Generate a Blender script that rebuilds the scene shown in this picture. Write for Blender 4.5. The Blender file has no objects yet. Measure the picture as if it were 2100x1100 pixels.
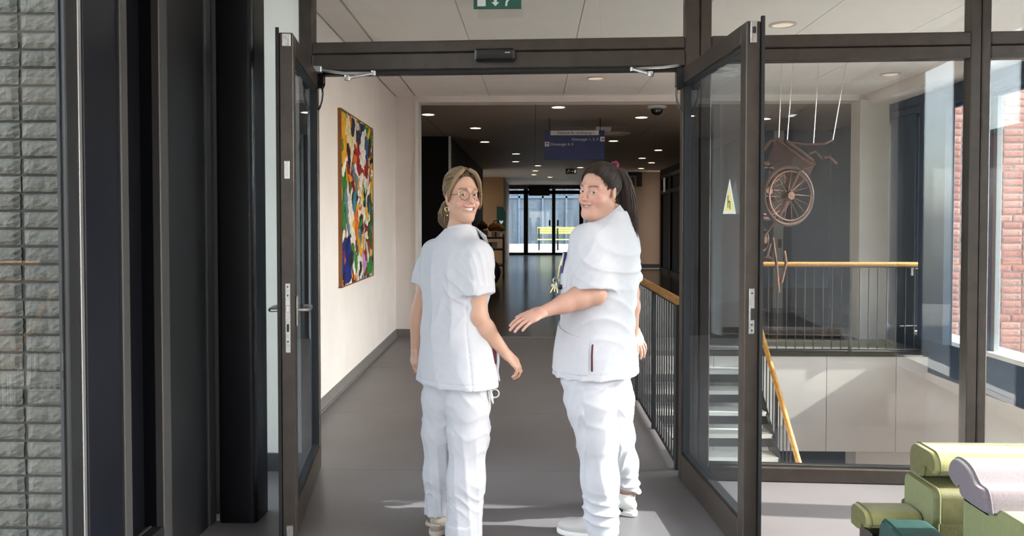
import bpy, bmesh, math, random
import numpy as np
from mathutils import Vector, Matrix

random.seed(7)
SC = bpy.context.scene
COL = SC.collection

# ------------------------------------------------------------------ camera
F_PX, CX, CY = 1640.0, 1050.0, 496.0
CAM = Vector((0.0, 0.0, 1.47))
YAW, TILT = math.atan(45.0 / 1640.0), math.atan(43.0 / 1640.0)
cam_d = bpy.data.cameras.new('camera')
cam = bpy.data.objects.new('camera', cam_d); COL.objects.link(cam)
cam.location = CAM
cam.rotation_euler = (math.pi / 2 - TILT, 0, YAW)
cam_d.sensor_width = 36.0
cam_d.lens = 36.0 * F_PX / 2100.0
cam_d.shift_x = 0.0
cam_d.shift_y = -(550.0 - CY) / 2100.0
cam_d.clip_start = 0.05
cam_d.clip_end = 300
SC.camera = cam

# ------------------------------------------------------------------ world, sun, exposure
SUN_DIR = Vector((1.0, -0.085, 0.67)).normalized()          # towards the sun
world = bpy.data.worlds.new('sky'); SC.world = world
world.use_nodes = True
wn = world.node_tree.nodes; wl = world.node_tree.links
wn.clear()
wo = wn.new('ShaderNodeOutputWorld'); wb = wn.new('ShaderNodeBackground'); ws = wn.new('ShaderNodeTexSky')
ws.sky_type = 'NISHITA'; ws.sun_disc = False
ws.sun_elevation = math.asin(SUN_DIR.z)
ws.sun_rotation = math.atan2(SUN_DIR.x, SUN_DIR.y)
ws.air_density = 1.0; ws.dust_density = 2.0; ws.ozone_density = 1.0
wb.inputs['Strength'].default_value = 0.85
hs = wn.new('ShaderNodeHueSaturation'); hs.inputs['Saturation'].default_value = 0.36
wl.new(ws.outputs[0], hs.inputs['Color']); wl.new(hs.outputs[0], wb.inputs[0]); wl.new(wb.outputs[0], wo.inputs[0])
sd = bpy.data.lights.new('sun', 'SUN'); sd.energy = 7.5; sd.angle = math.radians(0.6); sd.color = (1.0, 0.94, 0.85)
sun = bpy.data.objects.new('sun', sd); COL.objects.link(sun)
sun.location = (20, -3, 14)
sun.rotation_euler = (-SUN_DIR).to_track_quat('-Z', 'Y').to_euler()
vs = SC.view_settings
vs.view_transform = 'Standard'; vs.look = 'None'; vs.gamma = 1.0; vs.use_curve_mapping = False
vs.exposure = 1.2
cy = SC.cycles
cy.max_bounces = 10; cy.diffuse_bounces = 6; cy.glossy_bounces = 5; cy.transparent_max_bounces = 24; cy.transmission_bounces = 6
cy.sample_clamp_indirect = 6.0
cy.caustics_reflective = False; cy.caustics_refractive = False
cy.use_denoising = True

# ------------------------------------------------------------------ geometry of the view (to turn measurements into metres)
_Rm = cam.rotation_euler.to_matrix()
_fw, _rt, _up = _Rm @ Vector((0, 0, -1)), _Rm @ Vector((1, 0, 0)), _Rm @ Vector((0, 1, 0))
def ray(px, py):
    return _fw + _rt * ((px - CX) / F_PX) + _up * ((CY - py) / F_PX)
def W(px, py, Y):
    r = ray(px, py); return CAM + r * (Y / r.y)
def WZ(px, py, z):
    r = ray(px, py); return CAM + r * ((z - CAM.z) / r.z)
def WX(px, py, X):
    r = ray(px, py); return CAM + r * (X / r.x)

# ------------------------------------------------------------------ materials
def lin(c):
    if isinstance(c, str):
        c = c.lstrip('#'); c = [int(c[i:i + 2], 16) / 255 for i in (0, 2, 4)]
        c = [x / 12.92 if x <= 0.04045 else ((x + 0.055) / 1.055) ** 2.4 for x in c]
    return (c[0], c[1], c[2], 1.0)
MATS = {}
def mat(name, col, rough=0.5, metal=0.0, spec=0.5, var=0.0, vscale=8.0, bump=0.0, bscale=40.0, stretch=None, emit=None, estr=0.0, col2=None, coat=0.0, sss=0.0, sheen=0.0):
    if name in MATS: return MATS[name]
    m = bpy.data.materials.new(name); m.use_nodes = True
    nt = m.node_tree; N = nt.nodes; L = nt.links
    p = N['Principled BSDF']
    c = lin(col)
    p.inputs['Base Color'].default_value = c
    p.inputs['Roughness'].default_value = rough
    p.inputs['Metallic'].default_value = metal
    p.inputs['Specular IOR Level'].default_value = spec
    if coat: p.inputs['Coat Weight'].default_value = coat; p.inputs['Coat Roughness'].default_value = 0.15
    if sss:
        p.inputs['Subsurface Weight'].default_value = sss
        p.inputs['Subsurface Radius'].default_value = (0.012, 0.005, 0.003)
    if sheen: p.inputs['Sheen Weight'].default_value = sheen
    tc = N.new('ShaderNodeTexCoord'); mp = N.new('ShaderNodeMapping')
    L.new(tc.outputs['Object'], mp.inputs[0])
    if stretch: mp.inputs['Scale'].default_value = stretch
    if var or col2:
        nz = N.new('ShaderNodeTexNoise'); nz.inputs['Scale'].default_value = vscale; nz.inputs['Detail'].default_value = 4
        L.new(mp.outputs[0], nz.inputs['Vector'])
        mx = N.new('ShaderNodeMix'); mx.data_type = 'RGBA'
        c2 = lin(col2) if col2 else None
        a = [max(0, x * (1 - var)) for x in c[:3]] + [1]
        b = [min(1, x * (1 + var)) for x in c[:3]] + [1]
        if c2: a, b = c, c2
        mx.inputs[6].default_value = a; mx.inputs[7].default_value = b
        rmp = N.new('ShaderNodeValToRGB'); rmp.color_ramp.elements[0].position = 0.35; rmp.color_ramp.elements[1].position = 0.65
        L.new(nz.outputs['Fac'], rmp.inputs[0]); L.new(rmp.outputs[0], mx.inputs[0]); L.new(mx.outputs[2], p.inputs['Base Color'])
    if bump:
        nb = N.new('ShaderNodeTexNoise'); nb.inputs['Scale'].default_value = bscale; nb.inputs['Detail'].default_value = 5
        L.new(mp.outputs[0], nb.inputs['Vector'])
        bp = N.new('ShaderNodeBump'); bp.inputs['Strength'].default_value = bump; bp.inputs['Distance'].default_value = 0.01
        L.new(nb.outputs['Fac'], bp.inputs['Height']); L.new(bp.outputs[0], p.inputs['Normal'])
    if emit:
        p.inputs['Emission Color'].default_value = lin(emit); p.inputs['Emission Strength'].default_value = estr
    MATS[name] = m
    return m
def glass_mat(name, tint=(0.93, 0.96, 0.96), ior=1.5, rough=0.0, refl=(1, 1, 1)):
    """clear pane: what passes goes straight through, what reflects follows Fresnel on either face"""
    m = bpy.data.materials.new(name); m.use_nodes = True
    nt = m.node_tree; N = nt.nodes; L = nt.links; N.clear()
    o = N.new('ShaderNodeOutputMaterial'); mx = N.new('ShaderNodeMixShader')
    t = N.new('ShaderNodeBsdfTransparent'); g = N.new('ShaderNodeBsdfGlossy')
    t.inputs[0].default_value = (*tint, 1); g.inputs['Roughness'].default_value = rough
    g.inputs[0].default_value = (*refl, 1)
    fr = N.new('ShaderNodeFresnel'); ge = N.new('ShaderNodeNewGeometry')
    mr = N.new('ShaderNodeMapRange'); mr.inputs['To Min'].default_value = ior; mr.inputs['To Max'].default_value = 1.0 / ior
    L.new(ge.outputs['Backfacing'], mr.inputs['Value']); L.new(mr.outputs[0], fr.inputs['IOR'])
    L.new(fr.outputs[0], mx.inputs[0]); L.new(t.outputs[0], mx.inputs[1]); L.new(g.outputs[0], mx.inputs[2]); L.new(mx.outputs[0], o.inputs[0])
    MATS[name] = m
    return m

M_frame = mat('bronze_frame', (0.060, 0.047, 0.038), 0.38, 0.35, var=0.12, vscale=14, bump=0.02, bscale=120)
M_seal = mat('black_rubber', (0.008, 0.008, 0.009), 0.6)
M_white = mat('white_wall_paint', (0.80, 0.735, 0.70), 0.75, var=0.025, vscale=3, bump=0.04, bscale=160)
M_cream = mat('cream_wall_paint', (0.84, 0.83, 0.75), 0.7, var=0.03, vscale=3, bump=0.04, bscale=160)
M_ceil = mat('ceiling_panel_white', (0.88, 0.815, 0.775), 0.7, var=0.015, vscale=5)
M_slot = mat('ceiling_slot_dark', (0.012, 0.011, 0.010), 0.6)
M_floor = mat('grey_linoleum', (0.160, 0.145, 0.150), 0.42, spec=0.5, var=0.07, vscale=1.6, bump=0.015, bscale=90)
M_lobbyfloor = mat('brown_linoleum', (0.065, 0.052, 0.038), 0.17, spec=0.6, var=0.15, vscale=2)
M_base = mat('grey_baseboard', (0.19, 0.175, 0.165), 0.5, var=0.05, vscale=10)
M_navy = mat('navy_steel_paint', (0.006, 0.007, 0.012), 0.30, spec=0.5, var=0.2, vscale=3)
M_black = mat('black_steel_paint', (0.0025, 0.0028, 0.0045), 0.36, spec=0.3)
M_char = mat('charcoal_panel', (0.011, 0.011, 0.0125), 0.42, var=0.15, vscale=4)
M_greytrim = mat('grey_steel_trim', (0.060, 0.057, 0.056), 0.45, 0.2)
M_alu = mat('bright_aluminium', (0.62, 0.62, 0.62), 0.28, 0.9)
M_steel = mat('brushed_steel', (0.50, 0.49, 0.47), 0.33, 0.95, var=0.15, vscale=60)
M_wood = mat('beech_handrail', '#c9954f', 0.42, col2='#a87236', vscale=6, stretch=(12, 1, 12), coat=0.2)
M_balu = mat('dark_grey_balusters', (0.05, 0.052, 0.055), 0.4, 0.5)
M_bluewall = mat('slate_blue_wall', (0.032, 0.060, 0.108), 0.55, var=0.08, vscale=4)
M_bluewall2 = mat('slate_blue_frame', (0.052, 0.078, 0.115), 0.5, var=0.12, vscale=20, stretch=(1, 1, 0.1))
M_winframe = mat('pale_window_frame', (0.20, 0.215, 0.22), 0.45, 0.2)
M_sill = mat('white_window_sill', (0.78, 0.77, 0.74), 0.5)
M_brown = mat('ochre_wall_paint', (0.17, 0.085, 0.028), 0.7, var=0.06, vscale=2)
M_brown2 = mat('ochre_wall_paint_dimmed', (0.060, 0.031, 0.012), 0.7, var=0.06, vscale=2)  # same ochre paint, darkened in its colour to offset daylight on that wall
M_blackwall = mat('black_brown_panel', (0.0035, 0.0025, 0.002), 0.7, spec=0.15)
M_glass = glass_mat('clear_pane')
M_glassb = glass_mat('bluish_pane', (0.92, 0.96, 0.985), 1.6, refl=(.80, .90, 1.0))
M_spec = glass_mat('spectacle_lens', (0.97, 0.97, 0.97), 1.12)
M_lens2 = mat('lamp_dim', (0.62, 0.52, 0.44), 0.3, emit=(1.0, 0.80, 0.62), estr=0.25)
M_lens = mat('lamp_glow', (0.9, 0.85, 0.75), 0.4, emit=(1.0, 0.80, 0.56), estr=9.0)
M_ring = mat('lamp_ring_white', (0.62, 0.55, 0.48), 0.4)
M_plasticw = mat('white_plastic', (0.72, 0.70, 0.66), 0.4)
M_plasticb = mat('black_plastic', (0.006, 0.006, 0.007), 0.25)

# ------------------------------------------------------------------ mesh building
class MB:
    def __init__(s): s.v = []; s.f = []; s.m = []
    def add(s, V, Fc, mi=0):
        o = len(s.v); s.v += [tuple(p) for p in V]; s.f += [tuple(i + o for i in f) for f in Fc]; s.m += [mi] * len(Fc); return s
    def box(s, x0, x1, y0, y1, z0, z1, mi=0):
        V = [(x, y, z) for z in (z0, z1) for y in (y0, y1) for x in (x0, x1)]
        return s.add(V, [(0, 2, 3, 1), (4, 5, 7, 6), (0, 1, 5, 4), (2, 6, 7, 3), (0, 4, 6, 2), (1, 3, 7, 5)], mi)
    def cbox(s, x0, x1, y0, y1, z0, z1, b=0.005, mi=0):
        """box with chamfered edges"""
        X, Y, Z = (x0, x1), (y0, y1), (z0, z1); V = []; idx = {}
        for i in (0, 1):
            for j in (0, 1):
                for k in (0, 1):
                    sx, sy, sz = (1 - 2 * i) * b, (1 - 2 * j) * b, (1 - 2 * k) * b
                    for a, p in enumerate([(X[i], Y[j] + sy, Z[k] + sz), (X[i] + sx, Y[j], Z[k] + sz), (X[i] + sx, Y[j] + sy, Z[k])]):
                        idx[(i, j, k, a)] = len(V); V.append(p)
        bm = bmesh.new(); vv = [bm.verts.new(p) for p in V]
        r = bmesh.ops.convex_hull(bm, input=vv); bmesh.ops.dissolve_limit(bm, angle_limit=0.01, verts=bm.verts, edges=bm.edges)
        bm.verts.index_update(); bm.verts.ensure_lookup_table()
        out = s.add([v.co[:] for v in bm.verts], [tuple(v.index for v in f.verts) for f in bm.faces], mi); bm.free(); return out
    def prism(s, pts, ax, a0, a1, mi=0):
        """2-D outline pushed along axis ax (0 x, 1 y, 2 z)"""
        n = len(pts); V = []
        for a in (a0, a1):
            for p in pts:
                q = list(p); q.insert(ax, a); V.append(q)
        Fc = [(i, (i + 1) % n, n + (i + 1) % n, n + i) for i in range(n)] + [tuple(range(n))[::-1], tuple(range(n, 2 * n))]
        return s.add(V, Fc, mi)
    def tube(s, pts, r, n=8, cap=True, mi=0):
        P = [Vector(p) for p in pts]; m = len(P); R = r if isinstance(r, (list, tuple)) else [r] * m
        V = []; up = None
        for i, p in enumerate(P):
            d = (P[min(i + 1, m - 1)] - P[max(i - 1, 0)]).normalized()
            if up is None: up = d.orthogonal().normalized()
            up = (up - d * up.dot(d)); up = up.normalized() if up.length > 1e-6 else d.orthogonal().normalized()
            sd = d.cross(up)
            for k in range(n):
                a = 2 * math.pi * k / n; V.append(p + (up * math.cos(a) + sd * math.sin(a)) * R[i])
        Fc = [(i * n + k, i * n + (k + 1) % n, (i + 1) * n + (k + 1) % n, (i + 1) * n + k) for i in range(m - 1) for k in range(n)]
        if cap: Fc += [tuple(range(n))[::-1], tuple(range((m - 1) * n, m * n))]
        return s.add(V, Fc, mi)
    def disc_lathe(s, prof, c=(0, 0, 0), n=24, ax='z', mi=0):
        """profile (r, h) turned about an axis"""
        V = []; m = len(prof)
        for r, h in prof:
            for k in range(n):
                a = 2 * math.pi * k / n; x, y = r * math.cos(a), r * math.sin(a)
                q = {'z': (x, y, h), 'y': (x, h, y), 'x': (h, x, y)}[ax]
                V.append((q[0] + c[0], q[1] + c[1], q[2] + c[2]))
        Fc = [(i * n + k, i * n + (k + 1) % n, (i + 1) * n + (k + 1) % n, (i + 1) * n + k) for i in range(m - 1) for k in range(n)]
        Fc += [tuple(range(n))[::-1], tuple(range((m - 1) * n, m * n))]
        return s.add(V, Fc, mi)
    def torus(s, c, R, r, ax='y', n=28, k=8, a0=0.0, a1=2 * math.pi, mi=0):
        pts = []
        full = abs(a1 - a0 - 2 * math.pi) < 1e-6
        for i in range(n + 1):
            a = a0 + (a1 - a0) * i / n; x, y = R * math.cos(a), R * math.sin(a)
            q = {'z': (x, y, 0), 'y': (x, 0, y), 'x': (0, x, y)}[ax]; pts.append((q[0] + c[0], q[1] + c[1], q[2] + c[2]))
        return s.tube(pts, r, k, not full, mi)
    def build(s, name, mats, parent=None, smooth=False, loc=None):
        me = bpy.data.meshes.new(name); me.from_pydata(s.v, [], s.f)
        for m in (mats if isinstance(mats, (list, tuple)) else [mats]): me.materials.append(m)
        if len(me.materials) > 1: me.polygons.foreach_set('material_index', s.m)
        bm = bmesh.new(); bm.from_mesh(me); bmesh.ops.recalc_face_normals(bm, faces=bm.faces); bm.to_mesh(me); bm.free()
        if smooth:
            me.polygons.foreach_set('use_smooth', [True] * len(me.polygons))
            try: me.set_sharp_from_angle(angle=math.radians(40))
            except Exception: pass
        o = bpy.data.objects.new(name, me); COL.objects.link(o)
        if parent: o.parent = parent
        if loc: o.location = loc
        return o
def tag(o, label=None, cat=None, group=None, kind=None):
    if label: o['label'] = label
    if cat: o['category'] = cat
    if group: o['group'] = group
    if kind: o['kind'] = kind
    return o
def empty(name, loc=(0, 0, 0), rz=0.0, **kw):
    o = bpy.data.objects.new(name, None); COL.objects.link(o); o.location = loc; o.rotation_euler = (0, 0, rz); o.empty_display_size = 0.1
    return tag(o, **kw)
def inst(name, me, parent=None, loc=(0, 0, 0), rot=(0, 0, 0), scale=(1, 1, 1)):
    o = bpy.data.objects.new(name, me); COL.objects.link(o); o.parent = parent; o.location = loc; o.rotation_euler = rot; o.scale = scale
    return o
def copy_tree(o, parent=None):
    c = o.copy(); COL.objects.link(c); c.parent = parent
    for ch in o.children: copy_tree(ch, c)
    return c
def B(name, x0, x1, y0, y1, z0, z1, m, parent=None, b=0.0):
    mb = MB()
    (mb.cbox(x0, x1, y0, y1, z0, z1, b) if b else mb.box(x0, x1, y0, y1, z0, z1))
    return mb.build(name, m, parent)
def text_mesh(name, txt, size, m, parent, mtx, align='LEFT', depth=0.0006, sx=1.0):
    cu = bpy.data.curves.new(name, 'FONT'); cu.body = txt; cu.size = size; cu.align_x = align; cu.extrude = depth; cu.resolution_u = 3
    t = bpy.data.objects.new(name + '_tmp', cu); COL.objects.link(t)
    dg = bpy.context.evaluated_depsgraph_get(); me = bpy.data.meshes.new_from_object(t.evaluated_get(dg))
    bpy.data.objects.remove(t); bpy.data.curves.remove(cu)
    me.materials.clear(); me.materials.append(m)
    me.transform(mtx @ Matrix.Diagonal((sx, 1, 1, 1)))
    o = bpy.data.objects.new(name, me); COL.objects.link(o); o.parent = parent
    return o
TXF = Matrix.Rotation(math.pi / 2, 4, 'X')     # lettering that faces -Y

H = 3.03            # ceiling height
XL_NEAR, XL_FAR = -1.60, -1.745   # corridor wall, at the doors and at its far corner
Y_F = 4.60          # the glazed screen
Y_L = 10.05         # where the lobby starts
# ================================================================== FLOORS
fl = empty('floor', kind='structure', label='grey linoleum floor running through the glass doors into the corridor', cat='floor')
def floor_sheet(pts, z=0.0, t=0.02, m=M_floor, parent=fl, name='linoleum_sheet'):
    mb = MB(); mb.prism(pts, 2, z - t, z); return mb.build(name, m, parent)
g = 0.0012
ys = [-4.0, -1.2, 1.4, 3.02, 4.655]
for a, b in zip(ys, ys[1:]):
    floor_sheet([(-1.75, a + g), (1.0 - g, a + g), (1.0 - g, b - g), (-1.75, b - g)])
    floor_sheet([(1.0 + g, a + g), (3.45, a + g), (3.45, b - g), (1.0 + g, b - g)])
ys = [4.655, 6.05, 7.95, Y_L]
for a, b in zip(ys, ys[1:]):
    floor_sheet([(-1.9, a + g), (0.93, a + g), (0.93, b - g), (-1.9, b - g)])
floor_sheet([(0.93 + g, 4.655 + g), (4.5, 4.655 + g), (4.5, 4.80), (0.93 + g, 4.80)])
floor_sheet([(0.93 + g, 9.06), (4.5, 9.06), (4.5, Y_L - g), (0.93 + g, Y_L - g)])
mb = MB(); mb.box(-1.9, 3.5, -4.1, 4.80, -0.3, -0.021); mb.box(-1.95, 0.93, 4.80, Y_L, -0.3, -0.021); mb.box(0.93, 4.5, 9.06, Y_L, -0.3, -0.021)
mb.box(0.93, 4.5, 4.655, 4.8, -0.3, -0.021)
mb.build('floor_slab', M_base, fl)
fo = MB().box(-4.0, 5.2, Y_L, 34.6, -0.3, 0.0).build('floor_lobby', M_lobbyfloor); tag(fo, 'dark glossy lobby floor reflecting the far glass doors', 'floor', kind='structure')
fo = MB().box(0.93, 8.4, 3.0, 12.0, -3.3, -3.2).build('floor_lower', mat('lower_floor', (0.33, 0.33, 0.34), 0.5)); tag(fo, 'pale floor of the storey below the open stairwell', 'floor', kind='structure')
gr = MB().box(-40, 60, -40, 80, -3.6, -3.4).build('ground', mat('courtyard_paving', (0.36, 0.34, 0.31), 0.9, var=0.1, vscale=1)); tag(gr, 'pale courtyard paving outside below the windows', 'ground', kind='structure')

# ================================================================== CEILINGS
ce = empty('ceiling', kind='structure', label='white panelled ceiling of the corridor with dark slots along the wall', cat='ceiling')
MB().box(-1.95, 3.5, -4.1, 4.55, H + 0.14, H + 0.3).build('ceiling_void', M_slot, ce)
MB().box(-1.95, 4.5, 4.55, Y_L + 0.1, H + 0.14, H + 0.3).build('ceiling_void', M_slot, ce)
def cpanel(x0, x1, y0, y1, gg=0.0035):
    return MB().box(x0 + gg, x1 - gg, y0 + gg, y1 - gg, H, H + 0.03).build('panel', M_ceil, ce)
xs = [-0.56, 0.36, 1.27, 2.19, 3.1, 4.1]
yb = [-4.05, -1.6, 0.9, 3.3, 4.6, 6.9, 9.0, Y_L]
for i in range(len(xs) - 1):
    for j in range(len(yb) - 1):
        if xs[i] < 3 or yb[j] > 4: cpanel(xs[i], xs[i + 1], yb[j], yb[j + 1])
# strips between the dark slots by the left wall, parallel to it
dxc = (XL_FAR - XL_NEAR) / (Y_L - 4.62); xwl = lambda y: XL_NEAR + dxc * (y - 4.62)
for y0, y1 in ((-4.05, 4.55), (4.55, 7.4), (7.4, Y_L)):
    mb = MB(); mb.prism([(xwl(y0) + .016, y0), (xwl(y0) + .250, y0), (xwl(y1) + .250, y1 - .004), (xwl(y1) + .016, y1 - .004)], 2, H, H + .03); mb.build('panel', M_ceil, ce)
    mb = MB(); mb.prism([(xwl(y0) + .268, y0), (-.5635, y0), (-.5635, y1 - .004), (xwl(y1) + .268, y1 - .004)], 2, H, H + .03); mb.build('panel', M_ceil, ce)
MB().box(4.1, 4.45, 4.6, Y_L, 2.90, H + 0.03).build('bulkhead', M_white, ce)
cl = empty('ceiling_lobby', kind='structure', label='white lobby ceiling of long panels set with small round lamps', cat='ceiling')
MB().box(-4.0, 5.3, Y_L + 0.15, 34.6, 3.02, 3.3).build('ceiling_void', M_slot, cl)
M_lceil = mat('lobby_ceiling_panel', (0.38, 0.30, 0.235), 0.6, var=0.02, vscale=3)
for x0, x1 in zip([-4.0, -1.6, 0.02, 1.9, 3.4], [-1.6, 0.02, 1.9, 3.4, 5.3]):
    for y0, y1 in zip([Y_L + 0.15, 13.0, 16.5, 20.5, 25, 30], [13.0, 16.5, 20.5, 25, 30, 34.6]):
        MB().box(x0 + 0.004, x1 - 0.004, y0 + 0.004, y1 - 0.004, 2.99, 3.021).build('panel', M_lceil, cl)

# ================================================================== CORRIDOR WALLS
w = MB(); w.prism([(XL_NEAR, 4.62), (XL_FAR, Y_L), (XL_FAR - 0.3, Y_L), (XL_NEAR - 0.3, 4.62)], 2, -0.1, H + 0.1)
tag(w.build('wall_left', M_white), 'long white corridor wall where the painting hangs', 'wall', kind='structure')
dx = (XL_FAR - XL_NEAR) / (Y_L - 4.62)
bb = MB(); bb.prism([(XL_NEAR, 4.64), (XL_FAR, Y_L), (XL_FAR + 0.012, Y_L), (XL_NEAR + 0.012, 4.64)], 2, 0, 0.10)
bb.prism([(XL_NEAR + 0.012, 4.64), (XL_FAR + 0.012, Y_L), (XL_FAR + 0.02, Y_L), (XL_NEAR + 0.02, 4.64)], 2, 0, 0.012)
tag(bb.build('baseboard_left', M_base), 'grey baseboard along the white corridor wall', 'baseboard', kind='structure')
XO = W(853, 500, Y_L).x
w = MB().box(-3.2, XO, Y_L, Y_L + 0.25, 0, H + 0.1)
tag(w.build('wall_end', M_white), 'narrow white return wall beside the lobby opening', 'wall', kind='structure')
bb = MB().box(XL_FAR, XO, Y_L - 0.014, Y_L, 0, 0.10)
tag(bb.build('baseboard_end', M_base), 'short grey baseboard on the return wall', 'baseboard', kind='structure')
w = MB().box(XO - 0.01, 5.3, Y_L - 0.02, Y_L + 0.25, 2.955, H + 0.1)
tag(w.build('trim_1', M_white), 'shallow white beam over the lobby opening', 'beam', kind='structure')
t = MB().box(XO, XO + 0.035, Y_L - 0.03, Y_L + 0.27, 0, 2.96)
tag(t.build('trim_2', mat('white_trim', (0.83, 0.82, 0.80), 0.4)), 'bright white edge trim of the lobby opening', 'trim', kind='structure')
tag(MB().box(-0.9, 0.93, Y_L - 0.01, Y_L + 0.03, 0.0, 0.003).build('trim_3', M_steel), 'thin metal strip where corridor floor meets lobby floor', 'floor trim', kind='structure')

# cream wall left of the glass screen
tag(MB().box(-2.05, W(633, 500, Y_F + 0.06).x, Y_F + 0.03, Y_F + 0.25, -0.1, H + 0.1).build('wall_front', M_cream), 'narrow pale cream wall between dark column and glass doors', 'wall', kind='structure')
tag(MB().box(-1.95, -1.36, Y_F + 0.012, Y_F + 0.03, 0, 0.105).build('baseboard_front', mat('dark_grey_base', (0.075, 0.075, 0.072), 0.5)), 'dark grey baseboard under the cream wall', 'baseboard', kind='structure')

# ================================================================== GLAZED SCREEN (frame, transom, panes)
PHI = math.radians(2.6)
scr = empty('window_1', (0, Y_F, 0), -PHI, kind='structure', label='dark bronze framed glass screen around the double doors', cat='glass screen')
e1 = Vector((math.cos(PHI), -math.sin(PHI), 0)); e2 = Vector((math.sin(PHI), math.cos(PHI), 0))
def U(px, py):
    r = ray(px, py); o = CAM - Vector((0, Y_F, 0)); t = -o.dot(e2) / r.dot(e2); p = o + r * t
    return p.dot(e1), p.z
T = 0.045
uJ0, uJ1 = U(617, 60)[0], U(645, 60)[0]
uM0, uMs, uM1 = U(1403, 40)[0], U(1434, 40)[0], U(1457, 40)[0]
uR0, uRs, uR1 = U(1984, 100)[0], U(2006, 100)[0], U(2025, 100)[0]
uE = 3.36
zH0, zH1 = 2.335, U(1050, 84)[1]
zB0, zB1 = 0.0, U(1700, 957)[1]
def fb(name, u0, u1, z0, z1, m=M_frame, d0=-T, d1=T, b=0.006):
    return B(name, u0, u1, d0, d1, z0, z1, m, scr, b)
fb('mullion', uJ0, uJ1, 0, H)
fb('mullion', uM0, uMs - 0.002, 0, H)
fb('mullion', uMs + 0.002, uM1, 0, H, d1=T - 0.01)
fb('mullion', uR0, uRs - 0.002, 0, H); fb('mullion', uRs + 0.002, uR1, 0, H)
fb('mullion', uE - 0.06, uE + 0.04, 0, H)
zs = U(1300, 105)[1]
fb('door_header', uJ1, uM0, zs + 0.002, zH1); fb('door_header', uJ1, uM0, zH0, zs - 0.002, d0=-T - 0.004)
fb('header_seal', uJ1 + 0.01, uM0 - 0.005, zH0 - 0.022, zH0 + 0.003, M_seal, -0.03, 0.03, 0.003)
zt0, zt1 = U(1770, 125)[1], U(1770, 72)[1]; ztm = U(1770, 99)[1]
for a, b_ in ((uM1, uR0), (uR1, uE - 0.06)):
    fb('transom', a, b_, ztm + 0.002, zt1); fb('transom', a, b_, zt0, ztm - 0.002)
    fb('bottom_rail', a, b_, 0.0, zB1)
    fb('glazing_bead', a, b_, zB1, zB1 + 0.012, M_greytrim, -0.02, 0.02, 0.002)
for a, b_, z0, z1 in ((uJ1, uM0, zH1, H), (uM1, uR0, zt1, H), (uR1, uE - 0.06, zt1, H), (uM1, uR0, zB1 + 0.01, zt0), (uR1, uE - 0.06, zB1 + 0.01, zt0)):
    fb('pane', a - 0.005, b_ + 0.005, z0 - 0.005, z1 + 0.005, M_glass, -0.006, 0.006, 0)
# sensor bar on the header
sb = empty('sensor_bar', Vector((0, Y_F, 0)), -PHI, label='black motion sensor bar mounted on the door header', cat='sensor')
u0, zt = U(977, 107); u1, zb = U(1058, 131)
B('sensor_housing', u0, u1, -T - 0.06, -T - 0.004, zb, zt, M_plasticb, sb, 0.012)
B('sensor_window', u0 + 0.01, u1 - 0.01, -T - 0.063, -T - 0.058, zb + 0.012, zb + 0.03, mat('sensor_gloss', (0.002, 0.002, 0.003), 0.08), sb)
B('status_light', u1 - 0.055, u1 - 0.025, -T - 0.0615, -T - 0.058, zb + 0.042, zb + 0.046, M_plasticw, sb)

# ================================================================== DOOR LEAVES
def door_leaf(name, hinge, free, thick_side, Wd, label, Zt, left):
    """leaf along local +x from hinge to free edge; thickness on local +y (thick_side=1) or -y"""
    d = Vector(free) - Vector(hinge); ang = math.atan2(d.y, d.x)
    o = empty(name, (hinge[0], hinge[1], 0), ang, kind='structure', label=label, cat='door')
    t0, t1 = (0, 0.062) if thick_side > 0 else (-0.062, 0)
    st, rail_t, rail_b = 0.075, 0.085, 0.145
    zb = 0.012
    B('hinge_stile', 0, 0.06, t0, t1, zb, Zt, M_frame, o, 0.004)
    B('lock_stile', Wd - st, Wd, t0, t1, zb, Zt, M_frame, o, 0.004)
    B('top_rail', 0.06, Wd - st, t0, t1, Zt - rail_t, Zt, M_frame, o, 0.003)
    B('bottom_rail', 0.06, Wd - st, t0, t1, zb, zb + rail_b, M_frame, o, 0.003)
    tm = (t0 + t1) / 2
    B('pane', 0.05, Wd - st + 0.01, tm - 0.006, tm + 0.006, zb + rail_b - 0.01, Zt - rail_t + 0.01, M_glassb, o)
    for z0, z1 in ((Zt - rail_t - 0.014, Zt - rail_t), (zb + rail_b, zb + rail_b + 0.014)):
        B('glazing_bead', 0.06, Wd - st, tm - 0.022, tm + 0.022, z0, z1, M_seal, o)
    B('glazing_bead', 0.06, 0.072, tm - 0.022, tm + 0.022, zb + rail_b, Zt - rail_t, M_seal, o)
    B('glazing_bead', Wd - st - 0.012, Wd - st, tm - 0.022, tm + 0.022, zb + rail_b, Zt - rail_t, M_seal, o)
    # rebate strip on the meeting edge, lock face plate, latch, bolts
    far = t1 if left else t0; sgn = 1 if left else -1
    B('edge_strip', Wd - 0.004, Wd + 0.012, min(far, far + sgn * 0.014), max(far, far + sgn * 0.014), zb, Zt + 0.02, M_seal, o)
    return o, t0, t1, tm, zb
hL = W(655, 300, Y_F + 0.055); fL = Vector((W(601, 100, 3.60).x, 3.60, 0))
WdL = (Vector((fL.x, fL.y)) - Vector((hL.x, hL.y))).length
ZT = 2.318
dl, t0, t1, tm, zb = door_leaf('door_1', (hL.x, hL.y), (fL.x, fL.y), -1, WdL, 'open glass door leaf with steel lock plate standing by the cream wall', ZT, False)
B('top_latch', WdL, WdL + 0.004, tm - 0.018, tm + 0.02, ZT - 0.062, ZT - 0.005, M_steel, dl, 0.0015)
pl = B('bolt_plate', WdL, WdL + 0.003, tm - 0.012, tm + 0.012, 1.70 - 0.04, 1.70 + 0.04, M_steel, dl, 0.001)
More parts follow.
